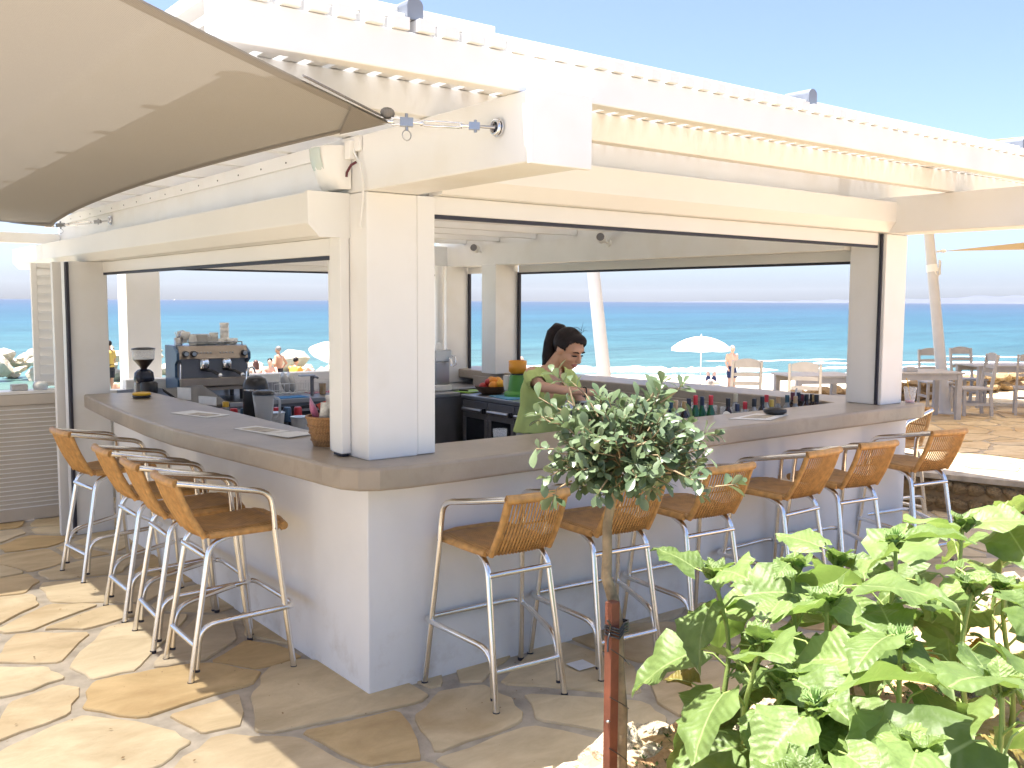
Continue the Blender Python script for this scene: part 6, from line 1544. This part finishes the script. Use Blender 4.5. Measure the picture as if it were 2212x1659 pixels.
def tleaf(L_, w_, fold, curl):
    vv = []; prof = ((0, .04), (.22, .42), (.5, .86), (.72, 1.0), (.9, .62), (1.0, .05))
    for t, k in prof:
        for s_ in (-1, 0, 1): vv.append((s_ * w_ * .5 * k, t * L_, (abs(s_) * fold * k - curl * t * t) * L_))
    ff = []
    for i in range(len(prof) - 1):
        for j in range(2): ff.append((i * 3 + j, i * 3 + j + 1, (i + 1) * 3 + j + 1, (i + 1) * 3 + j))
    return vv, ff
TL = [tleaf(.036, .019, .10, .12), tleaf(.042, .020, .06, .22), tleaf(.030, .017, .14, .05), tleaf(.038, .021, .03, .30)]
TLm = []
for vv, ff in TL:
    q = MB(); q.add(vv, ff, True); me = q.mesh('leaf'); me.materials.append(M_tleaf); TLm.append(me)
tr_ = random.Random(31)
CC = V((-.01, -1.665, 1.368)); RX, RZ = .245, .195
twigs = []
for k in range(230):
    th = tr_.uniform(0, 2 * math.pi); cz = tr_.uniform(-.92, 1)
    sr = math.sqrt(1 - cz * cz); d = V((sr * math.cos(th), sr * math.sin(th), cz))
    rad = tr_.uniform(.62, 1.06) if tr_.random() < .8 else tr_.uniform(.35, .7)
    tip = CC + V((d.x * RX, d.y * RX, d.z * RZ)) * rad
    if d.z < -.35: tip.z += .02
    twigs.append((CC + V((d.x * RX, d.y * RX, d.z * RZ)) * rad * .25 + V((0, 0, -.05)), tip, tr_.randint(6, 9)))
for a, b, n_ in (((-.155, -1.585, 1.50), (-.2, -1.535, 1.60), 9), ((.06, -1.74, 1.51), (.112, -1.787, 1.57), 8), ((.02, -1.70, 1.50), (.065, -1.745, 1.575), 7), ((.12, -1.83, 1.245), (.19, -1.955, 1.275), 6), ((.10, -1.78, 1.43), (.19, -1.865, 1.41), 8), ((-.16, -1.55, 1.44), (-.225, -1.49, 1.47), 8), ((-.14, -1.56, 1.26), (-.19, -1.53, 1.20), 7), ((.08, -1.79, 1.29), (.16, -1.84, 1.22), 7)):
    twigs.append((V(a), V(b), n_))
for k in range(20):
    th = tr_.uniform(0, 2 * math.pi); cz = tr_.uniform(-.75, .95); sr = math.sqrt(1 - cz * cz); d = V((sr * math.cos(th), sr * math.sin(th), cz)); k2 = tr_.uniform(1.12, 1.34)
    twigs.append((CC + V((d.x * RX, d.y * RX, d.z * RZ)) * .6, CC + V((d.x * RX, d.y * RX, d.z * RZ)) * k2 + V((0, 0, tr_.uniform(-.01, .03))), tr_.randint(4, 7)))
bm_ = MB(); leaves = []
for a, b, n_ in twigs:
    mid = a.lerp(b, .5) + V((tr_.uniform(-.02, .02), tr_.uniform(-.02, .02), tr_.uniform(-.015, .015)))
    bm_.tube([a - TO, mid - TO, b - TO], [.0035, .0026, .0014], 5)
    ax = (b - mid).normalized()
    for i in range(n_):
        t = 1 - (i / n_) * .85; p = mid.lerp(b, t); ph = i * 2.4 + tr_.uniform(-.4, .4)
        e1 = ax.orthogonal().normalized(); e2 = ax.cross(e1); out = e1 * math.cos(ph) + e2 * math.sin(ph)
        y = (ax * tr_.uniform(.25, 1.0) + out * tr_.uniform(.5, 1.0) + V((0, 0, tr_.uniform(-.1, .35)))).normalized()
        zup = (V((0, 0, 1)) * .9 + ax * .5 - out * .2 + V((tr_.uniform(-.6, .6), tr_.uniform(-.6, .6), tr_.uniform(-.3, .3))))
        xx = y.cross(zup).normalized(); zz = xx.cross(y)
        M = Matrix(((xx.x, y.x, zz.x, p.x), (xx.y, y.y, zz.y, p.y), (xx.z, y.z, zz.z, p.z), (0, 0, 0, 1)))
        leaves.append((M, tr_.randrange(4), tr_.uniform(.7, 1.6)))
obj('branches', bm_, M_twig, tree)
leaves.sort(key=lambda l: (l[0].translation - CAM).length - .3 * (l[0].translation - CC).length)
rest = MB()
TI = Matrix.Translation(-TO)
for i, (M, k, s_) in enumerate(leaves):
    Ml = TI @ M @ Matrix.Scale(s_, 4)
    if i < 298:
        o = bpy.data.objects.new('leaf', TLm[k]); COL.objects.link(o); o.parent = tree; o.matrix_local = Ml
    else: rest.add(TL[k][0], TL[k][1], True, Ml)
o = obj('leaves', rest, M_tleaf, tree); o['kind'] = 'stuff'
# stake and ties
M_stake = pm('red_brown_stake', (.15, .048, .025), .7, var=.35, vs_=9, bump=.5, bs=60)
sk_ = thing('wooden_stake', 'reddish brown square wooden stake tied to the small tree', 'stake', (-.135, -1.745, SOIL - .02))
m_ = MB(); m_.bar((0, 0, -.02), (.012, .012, .665), .034, .03, (0, 1, 0)); obj('post', m_, M_stake, sk_, bevel=.002)
m_ = MB(); m_.lathe([(.006, 0), (.007, .004), (.004, .006)], 8, (-.017, -.006, .30)); obj('nail', m_, M_steel, sk_)
ty = thing('tie_cord', 'thin dark cord wound round the wooden stake and tree trunk', 'cord', (-.105, -1.735, SOIL))
m_ = MB()
for z in (.545, .555, .565, .572):
    m_.tube([V((x, y, z + .006 * math.sin(x * 90))) for x, y in ((-.050, -.005), (-.022, -.034), (.01, -.02), (.034, -.012), (.060, .012), (.036, .040), (.0, .026), (-.03, .02))], .0035, 6, closed=True)
m_.tube([(-.048, -.02, .56), (-.065, -.03, .545), (-.07, -.035, .51)], .003, 5); m_.tube([(-.048, -.02, .56), (-.06, -.035, .59), (-.068, -.03, .605)], .003, 5)
obj('knot', m_, M_dark, ty)
for z0, z1 in ((.51, .43), (.36, .29), (.20, .12), (.06, .0)):
    m_ = MB(); m_.tube([(-.046, -.02, z0), (-.01, -.034, z0 - (z0 - z1) * .35), (.03, -.016, z0 - (z0 - z1) * .75), (.056, .0, z1)], .0016, 5); obj('cord', m_, M_dark, ty)

# ---- sunflower plants
M_sleaf = leafmat('sunflower_leaf', (.105, .175, .04), (.19, .25, .10), .5, .34, vs_=13, var=.28, tint=(.19, .27, .085), bump=.62)
M_sold = leafmat('old_sunflower_leaf', (.07, .12, .03), (.17, .18, .09), .55, .3, vs_=11, var=.4, tint=(.30, .21, .05), bump=.7)
M_stem = pm('hairy_green_stem', (.24, .32, .09), .6, var=.15, vs_=12, bump=.5, bs=150)
M_bud = pm('sunflower_bud', (.22, .34, .11), .6, var=.2, bump=.5, bs=120)
def sleaf(seed, L_=.19, w_=.185):
    rg = random.Random(seed); vv = []; n, m = 11, 4
    droop = rg.uniform(.10, .34); fold = rg.uniform(.08, .42); wav = rg.uniform(.8, 1.7); twist = rg.uniform(-.25, .25)
    for i in range(n + 1):
        t = i / n
        if t < .12: k = .35 + t / .12 * .45
        else: k = max(0.0, (1 - ((t - .12) / .88) ** 1.55)) * (.8 + .35 * math.sin(min(1, (t - .12) / .3) * math.pi / 2))
        y0 = t * L_
        for j in range(-m, m + 1):
            u = j / m
            ser = 1 + (.07 * (1 if i % 2 else -1) if abs(j) == m and 1 < i < n else 0)
            x = u * w_ * .5 * k * ser
            y = y0 - (.055 * L_ / .2 * abs(u) ** 1.5 * max(0, 1 - t / .3) if t < .3 else 0) + abs(u) * .018
            z = fold * abs(x) - droop * t * t * L_ * 1.3 + wav * .010 * math.sin(t * 13 + abs(u) * 4 + seed) * abs(u) + .006 * math.sin(t * 40) * abs(u) * (1 - abs(u)) * 2 - .10 * abs(u) ** 3 * w_ * .5
            z += twist * x * t
            vv.append((x, y, z))
    ff = []; c_ = 2 * m + 1
    for i in range(n):
        for j in range(2 * m): ff.append((i * c_ + j, i * c_ + j + 1, (i + 1) * c_ + j + 1, (i + 1) * c_ + j))
    me = bpy.data.meshes.new('leaf'); me.from_pydata(vv, [], ff); me.polygons.foreach_set('use_smooth', [True] * len(ff)); me.update()
    return me
SLm = []; SLo = []
for s_ in range(7):
    me = sleaf(s_ + 3); me.materials.append(M_sleaf); SLm.append(me)
    m2 = me.copy(); m2.materials.clear(); m2.materials.append(M_sold); SLo.append(m2)
sr_ = random.Random(77)
def sunflower(top, lab, bigf=1.0, lean=(0, 0), bud=True):
    top = V(top); base = V((top.x + lean[0], top.y + lean[1], SOIL - .03))
    t = thing('sunflower', lab, 'plant', base, 0, 'young sunflowers in the planting bed')
    H = top - base
    H = H + V((sr_.uniform(-.09, .09), sr_.uniform(-.06, .06), 0))
    pts = [H * k + V((.03 * math.sin(k * 4 + top.x * 9), .03 * math.cos(k * 3.5 + top.y * 7), 0)) * math.sin(math.pi * k) for k in [q / 7 for q in range(8)]]
    st = MB(); st.tube(pts, [.0115 - .005 * q / 7 for q in range(8)], 9)
    a0 = sr_.uniform(0, 6.28); nl = 11 if H.length > .42 else 7
    for i in range(nl):
        k = .16 + .83 * i / (nl - 1); f_ = k * 7; q = min(6, int(f_)); p = pts[q].lerp(pts[q + 1], f_ - q)
        a = a0 + i * 2.4 + sr_.uniform(-.25, .25); o_ = V((math.cos(a), math.sin(a), 0))
        pet = (.11 if k < .75 else .075) * sr_.uniform(.6, 1.4) * bigf; upk = .25 + .45 * k
        q1 = p + o_ * pet * .5 + V((0, 0, pet * upk)); q2 = p + o_ * pet + V((0, 0, pet * upk * 1.1))
        st.tube([p, q1, q2], [.0045, .0036, .003], 6)
        pitch = sr_.uniform(-.8, .05) if k < .75 else sr_.uniform(-.4, .5)
        y = (o_ * math.cos(pitch) + V((0, 0, math.sin(pitch)))).normalized(); xx = y.cross(V((0, 0, 1))).normalized(); zz = xx.cross(y)
        roll = sr_.uniform(-.6, .6); x2 = xx * math.cos(roll) + zz * math.sin(roll); z2 = x2.cross(y)
        sc = (1.15 if .3 < k < .9 else .9 if k <= .3 else .95) * sr_.choice((.55, .75, .9, 1.0, 1.1, 1.3)) * sr_.uniform(.9, 1.1) * bigf
        M = Matrix(((x2.x, y.x, z2.x, q2.x), (x2.y, y.y, z2.y, q2.y), (x2.z, y.z, z2.z, q2.z), (0, 0, 0, 1))) @ Matrix.Scale(sc, 4)
        o = bpy.data.objects.new('leaf', (SLo if k < .32 else SLm)[sr_.randrange(7)]); COL.objects.link(o); o.parent = t; o.matrix_local = M
    obj('stem', st, M_stem, t)
    for i in range(6):
        a = a0 + i * 1.16 + sr_.uniform(-.3, .3); o_ = V((math.cos(a), math.sin(a), 0)); y = (o_ + V((0, 0, sr_.uniform(.5, 2.6)))).normalized(); xx = y.cross(V((0, 0, 1))).normalized(); zz = xx.cross(y); p = pts[-1]
        M = Matrix(((xx.x, y.x, zz.x, p.x), (xx.y, y.y, zz.y, p.y), (xx.z, y.z, zz.z, p.z), (0, 0, 0, 1))) @ Matrix.Scale((.36 if bud else .42) * sr_.uniform(.8, 1.2), 4)
        o = bpy.data.objects.new('leaf', SLm[sr_.randrange(7)]); COL.objects.link(o); o.parent = t; o.matrix_local = M
    if bud:
        b_ = MB(); c = pts[-1] + V((0, 0, .022)); b_.ell(c, (.020, .020, .016), 12, 8)
        for i in range(26):
            a = i * .93; e = .2 + .8 * (i % 3) / 2; d = V((math.cos(a) * e, math.sin(a) * e, .55)).normalized(); s2 = V((-math.sin(a), math.cos(a), 0)) * .0045
            p0 = c + d * .014; b_.add([p0 - s2, p0 + s2, p0 + d * .022 + s2 * .6, p0 + d * .030 + V((0, 0, .006)), p0 + d * .022 - s2 * .6], [(0, 1, 2, 3, 4)])
        obj('bud', b_, M_bud, t)
    return t
for top, lab, bf, lean in (
    ((0.135, -2.021, 0.80), 'young sunflower nearest the small tree, with a big drooping leaf on its left', 1.0, (.02, 0)),
    ((0.55, -2.02, 0.87), 'sunflower in the middle of the bed with a thick curved stem', 1.05, (.03, .02)),
    ((0.504, -1.671, 0.85), 'leftmost tall sunflower growing right against the rock edging', 1.0, (0, 0)),
    ((0.742, -1.726, 0.87), 'tall sunflower at the back of the bed below the middle stool', 1.0, (0, 0)),
    ((1.089, -1.918, 0.96), 'tallest sunflower at the back of the bed in front of the right end stools', 1.0, (0, .02)),
    ((1.56, -1.904, 0.94), 'sunflower at the back of the bed in front of the low ochre wall', 1.0, (0, 0)),
    ((1.836, -1.99, 0.94), 'sunflower at the back right corner of the picture', 1.0, (0, 0)),
    ((0.937, -2.31, 0.90), 'sunflower right of the middle with wide spreading leaves', 1.05, (0, .03)),
    ((0.415, -2.354, 0.84), 'sunflower with a spiky bud in the centre of the bed', 1.0, (.02, 0)),
    ((0.265, -2.676, 0.86), 'sunflower at the right picture edge with one very broad bright leaf', 1.1, (0, 0)),
    ((0.073, -2.416, 0.76), 'low sunflower in the front centre with a small green bud', .95, (.02, .02)),
    ((-0.149, -2.447, 0.66), 'short sunflower at the front of the bed near the bottom edge', .9, (.02, .02)),
    ((-0.277, -2.718, 0.70), 'nearest sunflower at the bottom edge with round serrated leaves', .95, (0, 0)),
    ((-0.243, -2.924, 0.76), 'nearest sunflower at the bottom right corner with a big shaggy bud', .95, (.02, 0)),
    ((-0.027, -2.713, 0.80), 'sunflower at the lower right between the two nearest plants', .95, (0, 0)),
    ((1.244, -2.305, 0.84), 'sunflower at the right picture edge behind the broad bright leaf', 1.0, (0, 0)),
    ((1.086, -1.60, 0.80), 'small sunflower at the rock edging below the ashtray stool', .9, (0, 0)),
    ((0.263, -2.069, 0.66), 'low yellowing sunflower between the nearest tree plant and the thick stem', .85, (0, 0))):
    sunflower(top, lab, bf, lean, 'bud' in lab or 'tallest' in lab)
